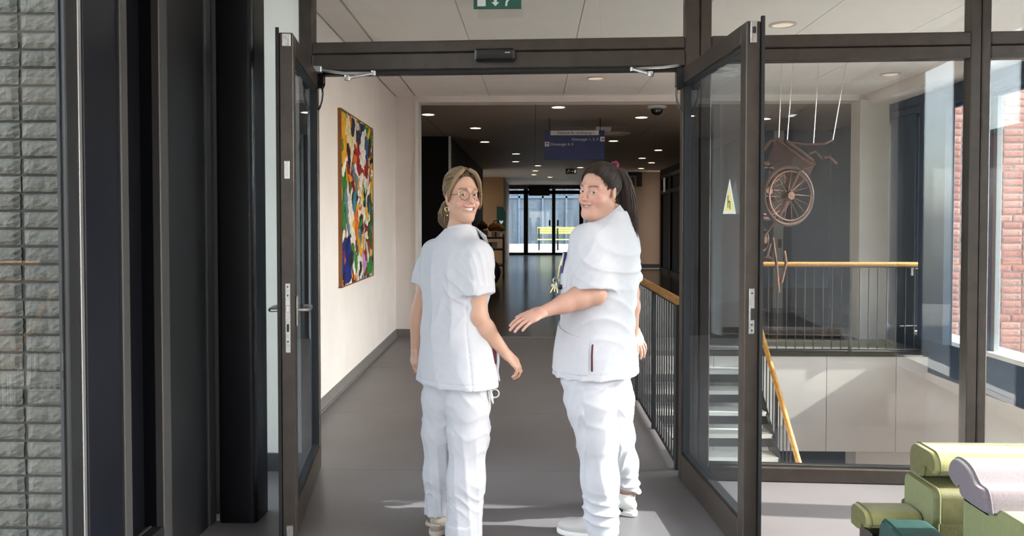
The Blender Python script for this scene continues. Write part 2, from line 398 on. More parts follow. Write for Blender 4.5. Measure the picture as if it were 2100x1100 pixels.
lp = B('lock_plate', WdL, WdL + 0.004, tm - 0.011, tm + 0.011, 0.87, 1.185, M_steel, dl, 0.001)
B('latch_bolt', WdL, WdL + 0.014, tm - 0.007, tm + 0.007, 1.055, 1.085, M_alu, lp, 0.002)
B('dead_bolt', WdL, WdL + 0.006, tm - 0.005, tm + 0.005, 0.965, 1.0, M_slot, lp)
for z in (0.92, 1.13, 1.17):
    MB().disc_lathe([(0.004, WdL + 0.003), (0.004, WdL + 0.0055)], (0, tm, z), 10, 'x').build('screw', M_slot, lp)
for s_, yy in ((1, t1), (-1, t0)):
    ho = empty('handle'); ho.parent = dl
    mb = MB(); a, b_ = sorted((yy, yy + s_ * 0.010)); mb.cbox(WdL - 0.055, WdL - 0.022, a, b_, 0.985, 1.125, 0.004); mb.build('escutcheon', M_steel, ho)
    y1 = yy + s_ * 0.05
    mb = MB(); mb.tube([(WdL - 0.038, yy, 1.06), (WdL - 0.038, y1, 1.06), (WdL - 0.05, y1 + s_ * .006, 1.06), (WdL - 0.10, y1 + s_ * .008, 1.062), (WdL - 0.155, y1 + s_ * .002, 1.064), (WdL - 0.168, y1 - s_ * .02, 1.064), (WdL - 0.168, y1 - s_ * .032, 1.064)], 0.0085, 10)
    mb.build('lever', M_steel, ho, True)
B('floor_bolt', WdL, WdL + 0.006, tm - 0.014, tm + 0.016, 0.02, 0.075, M_steel, dl, 0.002)

hR = W(1394, 300, Y_F - 0.045); fR = Vector((W(1531, 60, 3.44).x, 3.44, 0))
WdR = (Vector((fR.x, fR.y)) - Vector((hR.x, hR.y))).length
dr, t0, t1, tm, zb = door_leaf('door_2', (hR.x, hR.y), (fR.x, fR.y), 1, WdR, 'open glass door leaf with yellow warning triangle beside the stair railing', ZT, True)
tl = B('top_latch', WdR, WdR + 0.004, tm - 0.014, tm + 0.014, ZT - 0.092, ZT - 0.002, M_steel, dr, 0.0015)
B('latch_roller', WdR, WdR + 0.010, tm - 0.006, tm + 0.008, ZT - 0.052, ZT - 0.025, M_slot, tl, 0.002)
lp = B('strike_plate', WdR, WdR + 0.004, tm - 0.012, tm + 0.012, 0.985, 1.18, M_steel, dr, 0.001)
B('strike_slot', WdR + 0.003, WdR + 0.006, tm - 0.004, tm + 0.012, 1.045, 1.095, M_slot, lp)
for z in (1.0, 1.025, 1.16):
    MB().disc_lathe([(0.004, WdR + 0.003), (0.004, WdR + 0.0055)], (0, tm, z), 10, 'x').build('screw', M_slot, lp)
MB().disc_lathe([(0.014, WdR), (0.013, WdR + 0.006)], (0, tm, 0.055), 14, 'x').build('floor_bolt', M_steel, dr, True)
# warning triangle and text on the pane, on the side towards the doorway
M_yel = mat('warning_yellow', (0.85, 0.78, 0.30), 0.5); M_ink = mat('black_ink', (0.01, 0.01, 0.01), 0.5); M_stk = mat('sticker_pale', (0.78, 0.80, 0.74), 0.5)
def on_leaf(px, py):
    n = Matrix.Rotation(dr.rotation_euler.z, 3, 'Z') @ Vector((0, 1, 0)); q0 = Vector((hR.x, hR.y, 0)) + n * (tm - 0.008)
    r = ray(px, py); t_ = (q0 - CAM).dot(n) / r.dot(n); p = CAM + r * t_
    l = Matrix.Rotation(-dr.rotation_euler.z, 3, 'Z') @ (p - Vector((hR.x, hR.y, 0))); return l.x, l.z
ax_, az_ = on_leaf(1496, 367); bx_, bz_ = on_leaf(1482, 439); cx_, cz_ = on_leaf(1508, 439)
def tri(pts, y0, y1, m, name, parent):
    mb = MB(); mb.prism(pts, 1, y0, y1); return mb.build(name, m, parent)
yy = tm - 0.006
wst = tri([(ax_, az_), (bx_, bz_), (cx_, cz_)], yy - 0.0012, yy, M_stk, 'warning_sticker', dr)
mx_ = (ax_ + bx_ + cx_) / 3; mz_ = (az_ + bz_ + cz_) / 3
tri([(mx_ + (p - mx_) * .74, mz_ + (q - mz_) * .74) for p, q in ((ax_, az_), (bx_, bz_), (cx_, cz_))], yy - 0.0018, yy - 0.0011, M_yel, 'yellow_field', wst)
mb = MB(); hh = az_ - bz_
mb.box(mx_ - .022, mx_ - .010, yy - .0024, yy - .0017, mz_ - .16 * hh, mz_ + .20 * hh); mb.box(mx_ + .006, mx_ + .018, yy - .0024, yy - .0017, mz_ - .20 * hh, mz_ + .02 * hh)
mb.box(mx_ - .014, mx_ + .014, yy - .0024, yy - .0017, mz_ + .0 * hh, mz_ + .04 * hh)
mb.build('hand_symbol', mat('symbol_olive', (0.10, 0.10, 0.05), 0.5), wst)
# hinge-side shoe black box and cable, both leaves
for nm, lf, wd, sg, lab in (('cable_transition', dl, WdL, 1, 'black cable loop and box at the hinge of the left leaf by the painting'), ('cable_transition', dr, WdR, -1, 'black cable loop and box at the hinge of the leaf by the stairs')):
    px = 657 if sg > 0 else 1392
    base = W(px, 165, Y_F + (0.0 if sg > 0 else -0.10))
    co = empty(nm, base, label=lab, cat='cable')
    x = 0.0
    mb = MB(); mb.prism([(-.018, .06), (.024, .06), (.024, -.02), (.012, -.05), (-.010, -.05), (-.018, -.03)], 1, -0.03, 0.02); mb.build('box', M_plasticb, co)
    pts = [(0.012 * sg, -.005, -.04), (0.014 * sg, -.005, -.08), (0.008 * sg, -.002, -.12), (-0.004 * sg, 0.0, -.155), (-0.014 * sg, 0.0, -.17)]
    MB().tube(pts, 0.006, 8).build('cable', M_plasticb, co, True)
# scissor arms of the door closers
for sg, pts, lab in ((1, [(648, 143), (705, 150), (766, 150), (712, 160)], 'steel closer arm above the leaf by the painting'), (-1, [(1418, 131), (1360, 138), (1296, 141), (1334, 152)], 'steel closer arm above the leaf by the stairs')):
    ys_ = [Y_F - 0.06, Y_F - 0.10, Y_F - 0.05, Y_F - 0.13]
    P = [W(p[0], p[1], y) for p, y in zip(pts, ys_)]
    ca = empty('door_closer_arm', P[0], label=lab, cat='door closer')
    q = [p - P[0] for p in P]
    MB().tube([q[0], q[1], q[2]], 0.008, 8).build('rod', M_alu, ca, True)
    MB().tube([q[2], q[3]], 0.010, 8).build('lever', M_steel, ca, True)
    MB().disc_lathe([(0.016, -.014), (0.018, .0), (0.016, .014)], q[3], 14).build('pivot', M_steel, ca, True)
    MB().disc_lathe([(0.013, -.014), (0.014, .012)], q[2], 14).build('pivot', M_steel, ca, True)
    mb = MB(); mb.cbox(-.02, .035, -.02, .02, -.018, .018, .004); mb.build('bracket', M_alu, ca)

# ================================================================== EXIT SIGN ABOVE THE DOORS
p0, p1 = W(971, 18, Y_F - 0.10), W(1069, 18, Y_F - 0.10)
ex = empty('exit_sign', (p0.x, p0.y, p0.z), label='green emergency exit sign with running figure above the double doors', cat='exit sign')
M_green = mat('exit_green', (0.018, 0.115, 0.082), 0.45); M_exw = mat('exit_white', (0.74, 0.80, 0.76), 0.5)
wS = p1.x - p0.x; hS = wS * 0.5
B('panel', 0, wS, 0, 0.012, 0, hS, M_green, ex, 0.001)
k = wS / 98.0
B('doorway_symbol', 8 * k, 25 * k, -0.001, 0.001, 5 * k, 42 * k, M_exw, ex)
mb = MB(); mb.prism([(45 * k, 5 * k), (53 * k, 13 * k), (48 * k, 13 * k), (48 * k, 40 * k), (42 * k, 40 * k), (42 * k, 13 * k), (37 * k, 13 * k)], 1, -0.001, 0.001); mb.build('arrow_symbol', M_exw, ex)
mb = MB(); mb.prism([(65 * k, 5 * k), (69 * k, 5 * k), (70 * k, 13 * k), (76 * k, 20 * k), (80 * k, 18 * k), (91 * k, 18 * k), (91 * k, 21 * k), (82 * k, 22 * k), (80 * k, 32 * k), (88 * k, 27 * k), (90 * k, 30 * k), (80 * k, 37 * k), (70 * k, 36 * k), (64 * k, 28 * k), (67 * k, 26 * k), (71 * k, 32 * k), (74 * k, 31 * k), (73 * k, 23 * k), (66 * k, 15 * k)], 1, -0.001, 0.001); mb.build('running_figure', M_exw, ex)
MB().disc_lathe([(4 * k, -.001), (4 * k, .001)], (79 * k, 0, 42 * k), 16, 'y').build('figure_head', M_exw, ex)
for x in (0.2, 0.8):
    MB().tube([(wS * x, .006, hS - .005), (wS * x, .006, H - p0.z)], 0.004, 6).build('hanger', M_alu, ex)

# ================================================================== DARK LEFT SIDE: steel column, panels, window
XW = -1.556
def yx(px): return WX(px, 500, XW).y
mb = MB(); x0, x1 = -1.535, -1.345
pts = []
for cxx, cyy, a0 in ((x1 - .03, 3.81 + .03, -90), (x1 - .03, 4.0 - .03, 0), (x0 + .03, 4.0 - .03, 90), (x0 + .03, 3.81 + .03, 180)):
    for i in range(6):
        a = math.radians(a0 + i * 18); pts.append((cxx + .03 * math.cos(a), cyy + .03 * math.sin(a)))
mb.prism(pts, 2, 0, H)
stc = empty('steel_column', (0, 0, 0), label='black square steel column with rounded corners beside the cream wall', cat='column')
mb.build('shaft', M_black, stc, True)
MB().tube([(x1 - .02, 3.812, 1.5), (x1 - .02, 3.806, 1.5)], .004, 8).build('bolt_head', M_greytrim, stc)
wl_ = empty('wall_side', kind='structure', label='dark navy steel wall panels and posts between window and black column', cat='wall')
B('panel', XW - .04, XW, yx(342), yx(421), 0, H, M_char, wl_, .004)
B('cover_strip', XW - .03, XW + .004, yx(423), yx(437), .0, H, M_greytrim, wl_, .002)
B('back_strip', XW - .16, x0 + .012, 3.93, 3.99, 0, H, M_greytrim, wl_)
B('post', XW - .10, XW + .012, yx(325), yx(342), 0, H, M_greytrim, wl_, .004)
B('recess_panel', XW - .10, XW - .07, yx(240), yx(345), 0, H, M_black, wl_)
B('recess_side', XW - .10, XW - .02, yx(325) - .005, yx(330), 0, H, M_black, wl_)
lg = B('ledge', XW - .10, XW + .01, yx(250), yx(335), 0, .19, M_char, wl_, .004)
B('ledge_strip', XW - .05, XW - .04, yx(258), yx(326), .19, .194, M_greytrim, lg)
B('post', XW - .10, XW + .012, yx(245), yx(260), 0, H, M_greytrim, wl_, .004)
B('panel', XW - .04, XW, yx(176), yx(245), 0, H, M_navy, wl_, .004)
B('seal_strip', XW - .05, XW - .01, yx(170), yx(176), 0, H, M_seal, wl_)
B('light_strip', XW - .03, XW + .006, yx(162), yx(169), 0, H, M_alu, wl_, .002)
B('wall_core', XW - .45, XW - .10, 3.32, 3.42, -.2, H + .1, M_black, wl_)
B('wall_core', XW - .48, XW - .40, 3.42, 4.64, -.2, .12, M_black, wl_); B('wall_core', XW - .48, XW - .40, 3.42, 4.64, 2.95, H + .1, M_black, wl_)
B('pane', XW - .45, XW - .44, 3.42, 4.63, .12, 2.95, M_glass, wl_)  # hidden window, added to bring daylight onto the cream wall
win2 = empty('window_2', kind='structure', label='tall dark framed window looking onto the grey brick wall', cat='window')
B('frame', XW - .02, XW + .004, yx(137), yx(161), 0, H, M_char, win2, .004)
B('frame_bead', XW - .024, XW - .014, yx(134), yx(138), 0, H, M_seal, win2)
B('pane', XW - .016, XW - .008, -1.2, yx(138), .08, H - .05, M_glass, win2)
B('bottom_rail', XW - .06, XW, -1.2, yx(133), 0, .09, M_char, win2, .004)
B('top_rail', XW - .06, XW, -1.2, yx(133), H - .07, H, M_char, win2, .004)
B('post', XW - .07, XW + .004, -1.30, -1.2, 0, H, M_char, win2, .004)
B('pane', XW - .036, XW - .024, -4.0, -1.3, .08, H - .05, M_glass, win2)
B('bottom_rail', XW - .06, XW, -4.0, -1.3, 0, .09, M_char, win2, .004)

# ------------------------------------------------------------------ brick walls, brick by brick
def brick_mesh(name, L, Hh, D, m, seed, rel=1.0):
    rnd = random.Random(seed); n, k = 9, 4; V = []; Fc = []
    for j in range(k + 1):
        for i in range(n + 1):
            e = (i in (0, n)) + (j in (0, k)) > 0
            dz = rnd.uniform(-1, 1) * Hh * .022; d_ = (rnd.uniform(0, .007) if not e else -.006) * rel
            V.append((L * i / n + (rnd.uniform(-.002, .002) if i in (0, n) else 0), -d_, Hh * j / k + (dz if j in (0, k) else rnd.uniform(-.004, .004))))
    for j in range(k):
        for i in range(n):
            a = j * (n + 1) + i; Fc.append((a, a + 1, a + n + 2, a + n + 1))
    o = len(V); V += [(0, D, 0), (L, D, 0), (L, D, Hh), (0, D, Hh)]
    bot = list(range(n + 1)); top = [k * (n + 1) + i for i in range(n + 1)]
    lf = [j * (n + 1) for j in range(k + 1)]; rg = [j * (n + 1) + n for j in range(k + 1)]
    Fc += [tuple([o, o + 1] + bot[::-1]), tuple(top + [o + 2, o + 3]), tuple(lf + [o + 3, o])[::-1], tuple(rg + [o + 2, o + 1]), (o, o + 3, o + 2, o + 1)]
    me = bpy.data.meshes.new(name); me.from_pydata(V, [], Fc); me.materials.append(m); me.validate()
    bm = bmesh.new(); bm.from_mesh(me); bmesh.ops.recalc_face_normals(bm, faces=bm.faces); bm.to_mesh(me); bm.free()
    return me
def brick_mats(pre, cols, bp=0.6):
    return [mat(pre + '_%d' % i, c, 0.85, var=0.16, vscale=30, bump=bp, bscale=55, stretch=(1, 1, 2)) for i, c in enumerate(cols)]
# grey wall outside the tall window
YB = 3.0
pitch = 37.2 * YB / F_PX; Lb = pitch * 3.15
gm = brick_mats('grey_brick', [(0.108, 0.099, 0.080), (0.095, 0.088, 0.072), (0.118, 0.110, 0.090), (0.100, 0.091, 0.073)])
gw = empty('wall_courtyard', (0, 0, 0), kind='structure', label='grey rough brick wall outside the tall window, bricks stacked in line', cat='brick wall')
MB().box(-2.9, -1.67, YB + .012, YB + .3, -3.4, 4.2).build('mortar', mat('grey_mortar', (0.040, 0.037, 0.032), 0.95, bump=.4, bscale=200), gw)
gms = [brick_mesh('grey_brick_%d' % i, Lb - .013, pitch - .011, .04, gm[i % 4], i) for i in range(10)]
xj = W(45, 500, YB).x
for r in range(-3, 47):
    z = -.12 + r * pitch * 1.0 + .3 - .3
    for c in (-2, -1, 0):
        inst('brick', random.choice(gms), gw, (xj + .0065 + c * Lb + random.uniform(-.003, .003), YB + random.uniform(-.003, .003), z))
# red wall beyond the stair windows
YR = 10.35
pr = 14.45 * YR / F_PX; Lr = pr * 2.85
rm = brick_mats('red_brick', [(0.30, 0.135, 0.105), (0.265, 0.112, 0.088), (0.33, 0.165, 0.13), (0.29, 0.15, 0.12), (0.25, 0.115, 0.09)], .12)
rw = empty('wall_outside', kind='structure', label='red brick wall of the neighbouring wing outside the stair windows', cat='brick wall')
MB().box(4.55, 12.0, YR + .006, YR + .4, -3.5, 7.0).build('mortar', mat('pale_mortar', (0.23, 0.18, 0.16), 0.95, bump=.4, bscale=150), rw)
rms = [brick_mesh('red_brick_%d' % i, Lr - .016, pr - .017, .05, rm[i % 5], 50 + i, .3) for i in range(10)]
xb = W(2057, 400, YR).x
nb = 0
rest = MB()
for r in range(-2, 50):
    z = -.45 + r * pr
    off = 0.0 if (r % 7) else Lr * .5
    for c in range(-5, 6):
        x = xb + c * Lr + off
        if x < 4.6: continue
        vis = 4.85 < x < 7.0 and -.35 < z < 3.35 and nb < 300
        if vis: inst('brick', random.choice(rms), rw, (x + random.uniform(-.004, .004), YR + random.uniform(-.003, .003), z)); nb += 1
        else: rest.box(x, x + Lr - .016, YR, YR + .05, z, z + pr - .017)
ro = rest.build('bricks_beyond', rm[0], rw); ro['kind'] = 'stuff'

ob = empty('added_courtyard_building', (17.0, 0, -3.4), label='unseen low brick building added across the courtyard to darken reflections', cat='building')  # out of view; added so the glass mirrors something darker than sky
B('wall', 0, 6, -30, -3.2, 0, 8.6, rm[1], ob); B('roof_edge', -.15, 6.1, -30.2, -3.1, 8.6, 8.8, M_greytrim, ob)
for zz in (1.0, 3.8, 6.3):
    for k in range(11):
        y = -29.5 + k * 2.4; wo_ = B('window', -.05, .02, y, y + 1.5, zz, zz + 1.6, M_winframe, ob); B('pane', -.06, -.04, y + .08, y + 1.42, zz + .08, zz + 1.52, mat('dark_window_glass', (.02, .025, .03), .08), wo_)

# ================================================================== FRONT ROOM SHELL (mostly out of frame)
wr = empty('wall_right', kind='structure', label='window wall on the sunny side of the seating area', cat='wall')
XR = 3.36
B('low_wall', XR, XR + .2, -4.1, 4.5, -.3, .12, M_white, wr)
B('head_wall', XR, XR + .2, -4.1, 4.5, 2.95, H + .1, M_white, wr)
B('solid_wall', XR, XR + .2, -4.1, .60, .12, 2.95, M_white, wr)
for y0, y1 in ((3.79, 3.97), (3.02, 3.22), (1.9, 2.05), (.6, .75), (4.40, 4.62)):
    B('post', XR, XR + .2, y0, y1, .12, 2.95, M_navy, wr)
B('sun_block_panel', XR + .02, XR + .18, 3.97, 4.40, 1.72, 2.95, M_navy, wr)  # unseen panel, added to stop this bay's sun before the doorway floor
for y0, y1 in ((3.22, 3.79), (3.97, 4.40), (2.05, 3.02), (.75, 1.9)):
    B('pane', XR + .09, XR + .10, y0, y1, .12, 1.72 if y0 == 3.97 else 2.95, M_glass, wr)
wk = empty('wall_back', kind='structure', label='window wall behind the seating area', cat='wall')
B('low_wall', -1.7, XR + .2, -4.3, -4.1, -.3, .9, M_white, wk); B('head_wall', -1.7, XR + .2, -4.3, -4.1, 2.3, H + .1, M_white, wk)
B('side_wall', -1.7, -.4, -4.3, -4.1, .9, 2.3, M_white, wk); B('side_wall', 1.4, XR + .2, -4.3, -4.1, .9, 2.3, M_white, wk)
tag(MB().box(XR, 4.6, 4.50, 4.62, -3.3, H + .1).build('wall_corner', M_white), 'short wall between seating area and stairwell', 'wall', kind='structure')

# ================================================================== STAIRWELL: right wall with windows
XS = 4.40
sw = empty('window_3', kind='structure', label='row of dark blue framed stairwell windows facing the red brick', cat='window')
def ys_(px): return WX(px, 500, XS).y
B('low_wall', XS, XS + .10, 4.55, 10.3, -3.3, .20, M_bluewall, sw)
B('pale_wall', XS - .02, XS + .01, 4.62, 9.04, -3.3, -.22, M_white, sw)
B('head_band', XS - .02, XS + .10, 4.55, 10.3, 2.74, H + .1, M_bluewall2, sw)
B('head_rail', XS - .05, XS + .1, 4.62, 9.9, 2.70, 2.78, M_bluewall2, sw, .004)
sl = B('sill', XS - .06, XS + .24, 4.62, 9.25, .17, .215, M_sill, sw, .004)
MB().box(XS + .10, XS + .95, 4.2, 9.9, 3.02, 3.16).build('sun_block_eaves', M_bluewall2, sw)  # unseen overhang, added to keep the sun off the corridor floor
B('pier', XS - .03, XS + .06, ys_(1880), 10.0, .20, 2.74, M_bluewall2, sw, .004)
B('post', XS - .24, XS - .14, WX(1935, 500, XS - .24).y, WX(1902, 500, XS - .14).y, .20, 2.74, M_bluewall, sw, .004)
B('post', XS - .05, XS + .06, ys_(2034), ys_(1998), .20, 2.74, M_bluewall, sw, .004)
for y0, y1 in ((6.20, 6.45), (4.55, 4.80)): B('post', XS - .05, XS + .06, y0, y1, .20, 2.74, M_bluewall, sw, .004)
for a, b_ in ((8.74, ys_(1880)), (ys_(1998), 8.70), (6.45, ys_(2034)), (4.8, 6.2)):
    B('frame_jamb', XS + .0, XS + .05, b_ - .06, b_, .21, 2.74, M_winframe, sw, .003)
    B('frame_jamb', XS + .0, XS + .05, a, a + .03, .21, 2.74, M_winframe, sw, .003)
    B('frame_head', XS + .0, XS + .05, a, b_, 2.66, 2.74, M_bluewall, sw)
    B('pane', XS + .02, XS + .03, a + .02, b_ - .04, .21, 2.67, M_glass, sw)
# cream column and dark blue back wall on the landing
cc = MB(); a, b_ = W(1763, 400, 9.95).x, W(1823, 400, 9.95).x; cc.cbox(a, b_, 9.95, 10.25, 0, 2.96, .006)
tag(cc.build('concrete_column', mat('beige_column', (0.66, 0.62, 0.56), .7, var=.03, vscale=3)), 'beige square column on the landing behind the railing', 'column')
YN = 13.6; xn = W(1560, 400, YN).x
nw = empty('wall_landing', kind='structure', label='slate blue wall at the back of the landing', cat='wall')
B('wall_face', xn, 5.2, YN, YN + .2, 0, 3.0, M_bluewall, nw)
B('wall_return', 4.98, 5.2, 10.3, YN, 0, 3.0, M_bluewall, nw)
for px in (1597, 1700, 1740):
    x = W(px, 400, YN).x; B('panel_post', x, x + .07, YN - .04, YN, 0, 2.98, M_bluewall2, nw)
x = W(1588, 400, YN).x; B('door_frame', x - .02, x + .14, YN - .05, YN, 0, 2.98, mat('pale_frame', (.45, .44, .42), .5), nw)
sw_ = B('light_switch', x + .05, x + .10, YN - .07, YN - .05, 1.02, 1.16, M_plasticb, nw)
B('skirting', xn, 5.0, YN - .02, YN, 0, .35, M_navy, nw)
tag(MB().box(xn, xn + .02, YN, 24.4, 0, 3.0).build('wall_lobby_right', M_blackwall), 'dark side wall of the lobby', 'wall', kind='structure')

# stairwell far face below the landing (panels) and floor edge
YS = 9.05
lf = empty('wall_stairwell', kind='structure', label='pale panel cladding below the landing in the stairwell', cat='wall')
zc = WZ(1700, 925, 0).z
def zp(py, Y): return W(1700, py, Y).z
zl = zp(925, YS); xa, xb_, xc = W(1590, 800, YS).x, W(1693, 800, YS).x, W(1835, 800, YS).x
for x0, x1 in ((0.95, xa - .7), (xa - .7, xb_), (xb_, xc), (xc, 4.45)):
    B('panel', x0 + .003, x1 - .003, YS - .03, YS + .01, zl, -.022, M_white, lf, .002)
B('floor_edge', 0.93, 4.42, YS - .045, YS + .01, -.05, .004, M_greytrim, lf)
B('backing', 0.93, 4.5, YS + .01, YS + .12, zl, -.02, M_base, lf)
B('lower_wall', 0.93, W(1755, 940, YS).x, YS + .3, YS + .4, -3.2, zl + .02, M_bluewall, lf)
B('lower_wall', W(1755, 940, YS).x, 4.5, YS, YS + .4, -3.2, zl + .005, M_white, lf)
tag(MB().box(.93, 4.5, 4.64, 4.80, -3.3, -.02).build('wall_stair_front', M_white), 'white stairwell wall under the glass screen', 'wall', kind='structure')
tag(MB().box(.90, .935, 4.80, 9.06, -3.3, -.02).build('wall_stair_side', M_white), 'white stairwell wall under the corridor edge', 'wall', kind='structure')

# ------------------------------------------------------------------ stairs
XSt0, XSt1 = .96, 2.44
stt = empty('staircase', kind='structure', label='open staircase of pale steps going down in the stairwell', cat='stairs')
rise, run = .178, .215
M_step = mat('pale_step', (.72, .70, .66), .5, var=.04, vscale=6); M_nose = mat('dark_step_edge', (.05, .05, .055), .5)
Yt = 9.28
tm_ = MB().cbox(0, XSt1 - XSt0, -run - .04, 0, -.045, 0, .004).build('tread', M_step, stt); tm_me = tm_.data
rs_me = MB().box(0, XSt1 - XSt0, -.01, .004, -rise + .04, -.045); rs = rs_me.build('riser', M_nose, stt); rs_me = rs.data
for i in range(17):
    y = Yt - .2 - i * run; z = -(i + 1) * rise
    if y - run < 4.85: break
    t_ = tm_ if i == 0 else inst('tread', tm_me, stt); t_.location = (XSt0, y, z)
    n_ = rs if i == 0 else inst('riser', rs_me, stt); n_.location = (XSt0, y, z + rise)
for x in (XSt0 - .015, XSt1 - .01):
    mb = MB(); y1, z1 = 4.95, -(9.08 - 4.95) / run * rise
    mb.prism([(9.06, -.25), (9.06, -.02), (y1, z1 + .1), (y1, z1 - .2)], 0, x, x + .03); mb.build('stringer', M_balu, stt)

# ------------------------------------------------------------------ railings
def railing(name, A, Bp, zrail, n, label, rail_r=.026, post_every=10, dzr=0.0, zb=0.03, group='stairwell railings', posts=True):
    """A, Bp: base points (x, y, z) of the two ends"""
    A, Bp = Vector(A), Vector(Bp); o = empty(name, A, label=label, cat='railing', group=group)
    d = Bp - A
    up = Vector((0, 0, zrail))
    mb = MB(); prof = rail_r
    mb.tube([up, up + d * .5, up + d], rail_r, 12); mb.build('handrail', M_wood, o, True)
    mb = MB(); mb.tube([up - Vector((0, 0, rail_r + .006)), up + d - Vector((0, 0, rail_r + .006))], .007, 6); mb.build('rail_bar', M_balu, o)
    mb = MB(); mb.tube([Vector((0, 0, zb)), d + Vector((0, 0, zb))], .010, 6); mb.build('foot_bar', M_balu, o)
    bmesh_ = MB().tube([(0, 0, zb), (0, 0, zrail - rail_r)], .0062, 6); b0 = bmesh_.build('baluster', M_balu, o); first = True
    pm = None
    for i in range(n + 1):
        q = d * (i / n)
        if posts and i % post_every == 0:
            if pm is None: p_ = MB().cbox(-.013, .013, -.02, .02, -.02, zrail - rail_r, .002).build('post', M_balu, o); pm = p_.data
            else: p_ = inst('post', pm, o)
            p_.location = q
        elif first: b0.location = q; first = False
        else: inst('baluster', b0.data, o, q)
    return o
railing('railing', (.845, 4.72, 0), (.845, 8.95, 0), 1.0, 46, 'wooden topped baluster railing along the corridor floor edge')
xr1 = W(1895, 541, 9.0).x
railing('railing', (2.52, 9.0, 0), (xr1, 9.0, 0), 0.985, 18, 'wooden topped railing across the landing in front of the beige column')
pA = WX(1545, 625, 2.47); pB = WX(1640, 955, 2.47)
sl_ = (pB - pA) / (pB.y - pA.y)
P_top = pA + sl_ * (9.22 - pA.y); P_bot = pA + sl_ * (6.2 - pA.y)
railing('railing', P_top - Vector((0, 0, .93)), P_bot - Vector((0, 0, .93)), .93, 26, 'steep wooden handrail with balusters going down the stairs', zb=.02, post_every=9)
# steel grab bracket at the end of the landing railing
gb = empty('wall_bracket', W(1870, 560, 9.02), label='bent steel bracket at the window end of the landing railing', cat='bracket')
a = W(1870, 560, 9.02); pp = [W(1872, 551, 9.02) - a, W(1884, 560, 9.02) - a, W(1884, 668, 9.02) - a, W(1845, 669, 9.02) - a]
MB().tube([pp[0], pp[0] + Vector((.06, 0, 0)), pp[1], pp[2], pp[3]], .009, 8).build('bar', M_alu, gb, True)
MB().cbox(-.012, .012, -.012, .012, -.03, .08, .003).build('plate', M_alu, gb)

# ================================================================== PAINTING
xw = lambda y: XL_NEAR + dx * (y - 4.62)
def onwall(px, py):
    n = Vector((1, -dx, 0)).normalized(); q = Vector((XL_NEAR + .02, 4.62, 0)); r = ray(px, py); return CAM + r * ((q - CAM).dot(n) / r.dot(n))
a, b_ = onwall(697, 221), onwall(763, 262); c_ = onwall(697, 592)
tangent = Vector((dx, 1, 0)).normalized(); Lp = (Vector((b_.x, b_.y, 0)) - Vector((a.x, a.y, 0))).length; Hp = a.z - c_.z
pn = empty('painting', (a.x - .0, a.y, c_.z), math.atan2(tangent.y, tangent.x), label='tall colourful abstract painting in a thin wooden frame on the white corridor wall', cat='painting')
# local: x along the wall (away from camera), -y out of wall, z up
def art_mat():
    m = bpy.data.materials.new('abstract_paint'); m.use_nodes = True; nt = m.node_tree; N = nt.nodes; L = nt.links; p = N['Principled BSDF']; p.inputs['Roughness'].default_value = .45
    tc = N.new('ShaderNodeTexCoord'); mp = N.new('ShaderNodeMapping'); L.new(tc.outputs['Object'], mp.inputs[0]); mp.inputs['Scale'].default_value = (6.5 / Lp * .55, 1, 3.4 / Hp * .75)
    nz = N.new('ShaderNodeTexNoise'); nz.inputs['Scale'].default_value = 3.5; nz.inputs['Detail'].default_value = 3
    L.new(mp.outputs[0], nz.inputs['Vector'])
    ad = N.new('ShaderNodeVectorMath'); ad.operation = 'MULTIPLY_ADD'; ad.inputs[1].default_value = (.7, .38, .9); L.new(nz.outputs['Color'], ad.inputs[0]); L.new(mp.outputs[0], ad.inputs[2])
    vo = N.new('ShaderNodeTexVoronoi'); vo.inputs['Scale'].default_value = 4.6; vo.inputs['Randomness'].default_value = 1.0; L.new(ad.outputs[0], vo.inputs['Vector'])
    sp = N.new('ShaderNodeSeparateColor'); L.new(vo.outputs['Color'], sp.inputs[0])
    rp = N.new('ShaderNodeValToRGB'); rp.color_ramp.interpolation = 'CONSTANT'
    cols = ['#e8d9b8', '#d9a21e', '#2f7d2c', '#e6dcd2', '#1d1d3c', '#c9661c', '#efe6dc', '#8d1623', '#1f5a24', '#e0b040', '#d8c4d8', '#3a2a55', '#efe2cc', '#d06a1d', '#5f7f8a', '#17151c']
    e = rp.color_ramp.elements; e[0].position = 0; e[0].color = lin(cols[0]); e[1].position = 1 / 16; e[1].color = lin(cols[1])
    for i in range(2, 16): q = e.new(i / 16); q.color = lin(cols[i])
    L.new(sp.outputs[0], rp.inputs[0])
    n2 = N.new('ShaderNodeTexNoise'); n2.inputs['Scale'].default_value = 22; L.new(mp.outputs[0], n2.inputs['Vector'])
    mx = N.new('ShaderNodeMix'); mx.data_type = 'RGBA'; mx.blend_type = 'OVERLAY'; mx.inputs[0].default_value = .35; L.new(rp.outputs[0], mx.inputs[6]); L.new(n2.outputs['Color'], mx.inputs[7]); L.new(mx.outputs[2], p.inputs['Base Color'])
    bp = N.new('ShaderNodeBump'); bp.inputs['Strength'].default_value = .4; bp.inputs['Distance'].default_value = .01; L.new(n2.outputs['Fac'], bp.inputs['Height']); L.new(bp.outputs[0], p.inputs['Normal'])
    return m
M_pf = mat('painting_frame_wood', '#8a5a2c', .5)
B('canvas', .006, Lp - .006, -.004, 0.019, .01, Hp - .01, art_mat(), pn)
for x0, x1, z0, z1 in ((0, .010, 0, Hp), (Lp - .010, Lp, 0, Hp), (0, Lp, 0, .010), (0, Lp, Hp - .010, Hp)):
    B('frame_bar', x0, x1, -.0115, .0195, z0, z1, M_pf, pn)
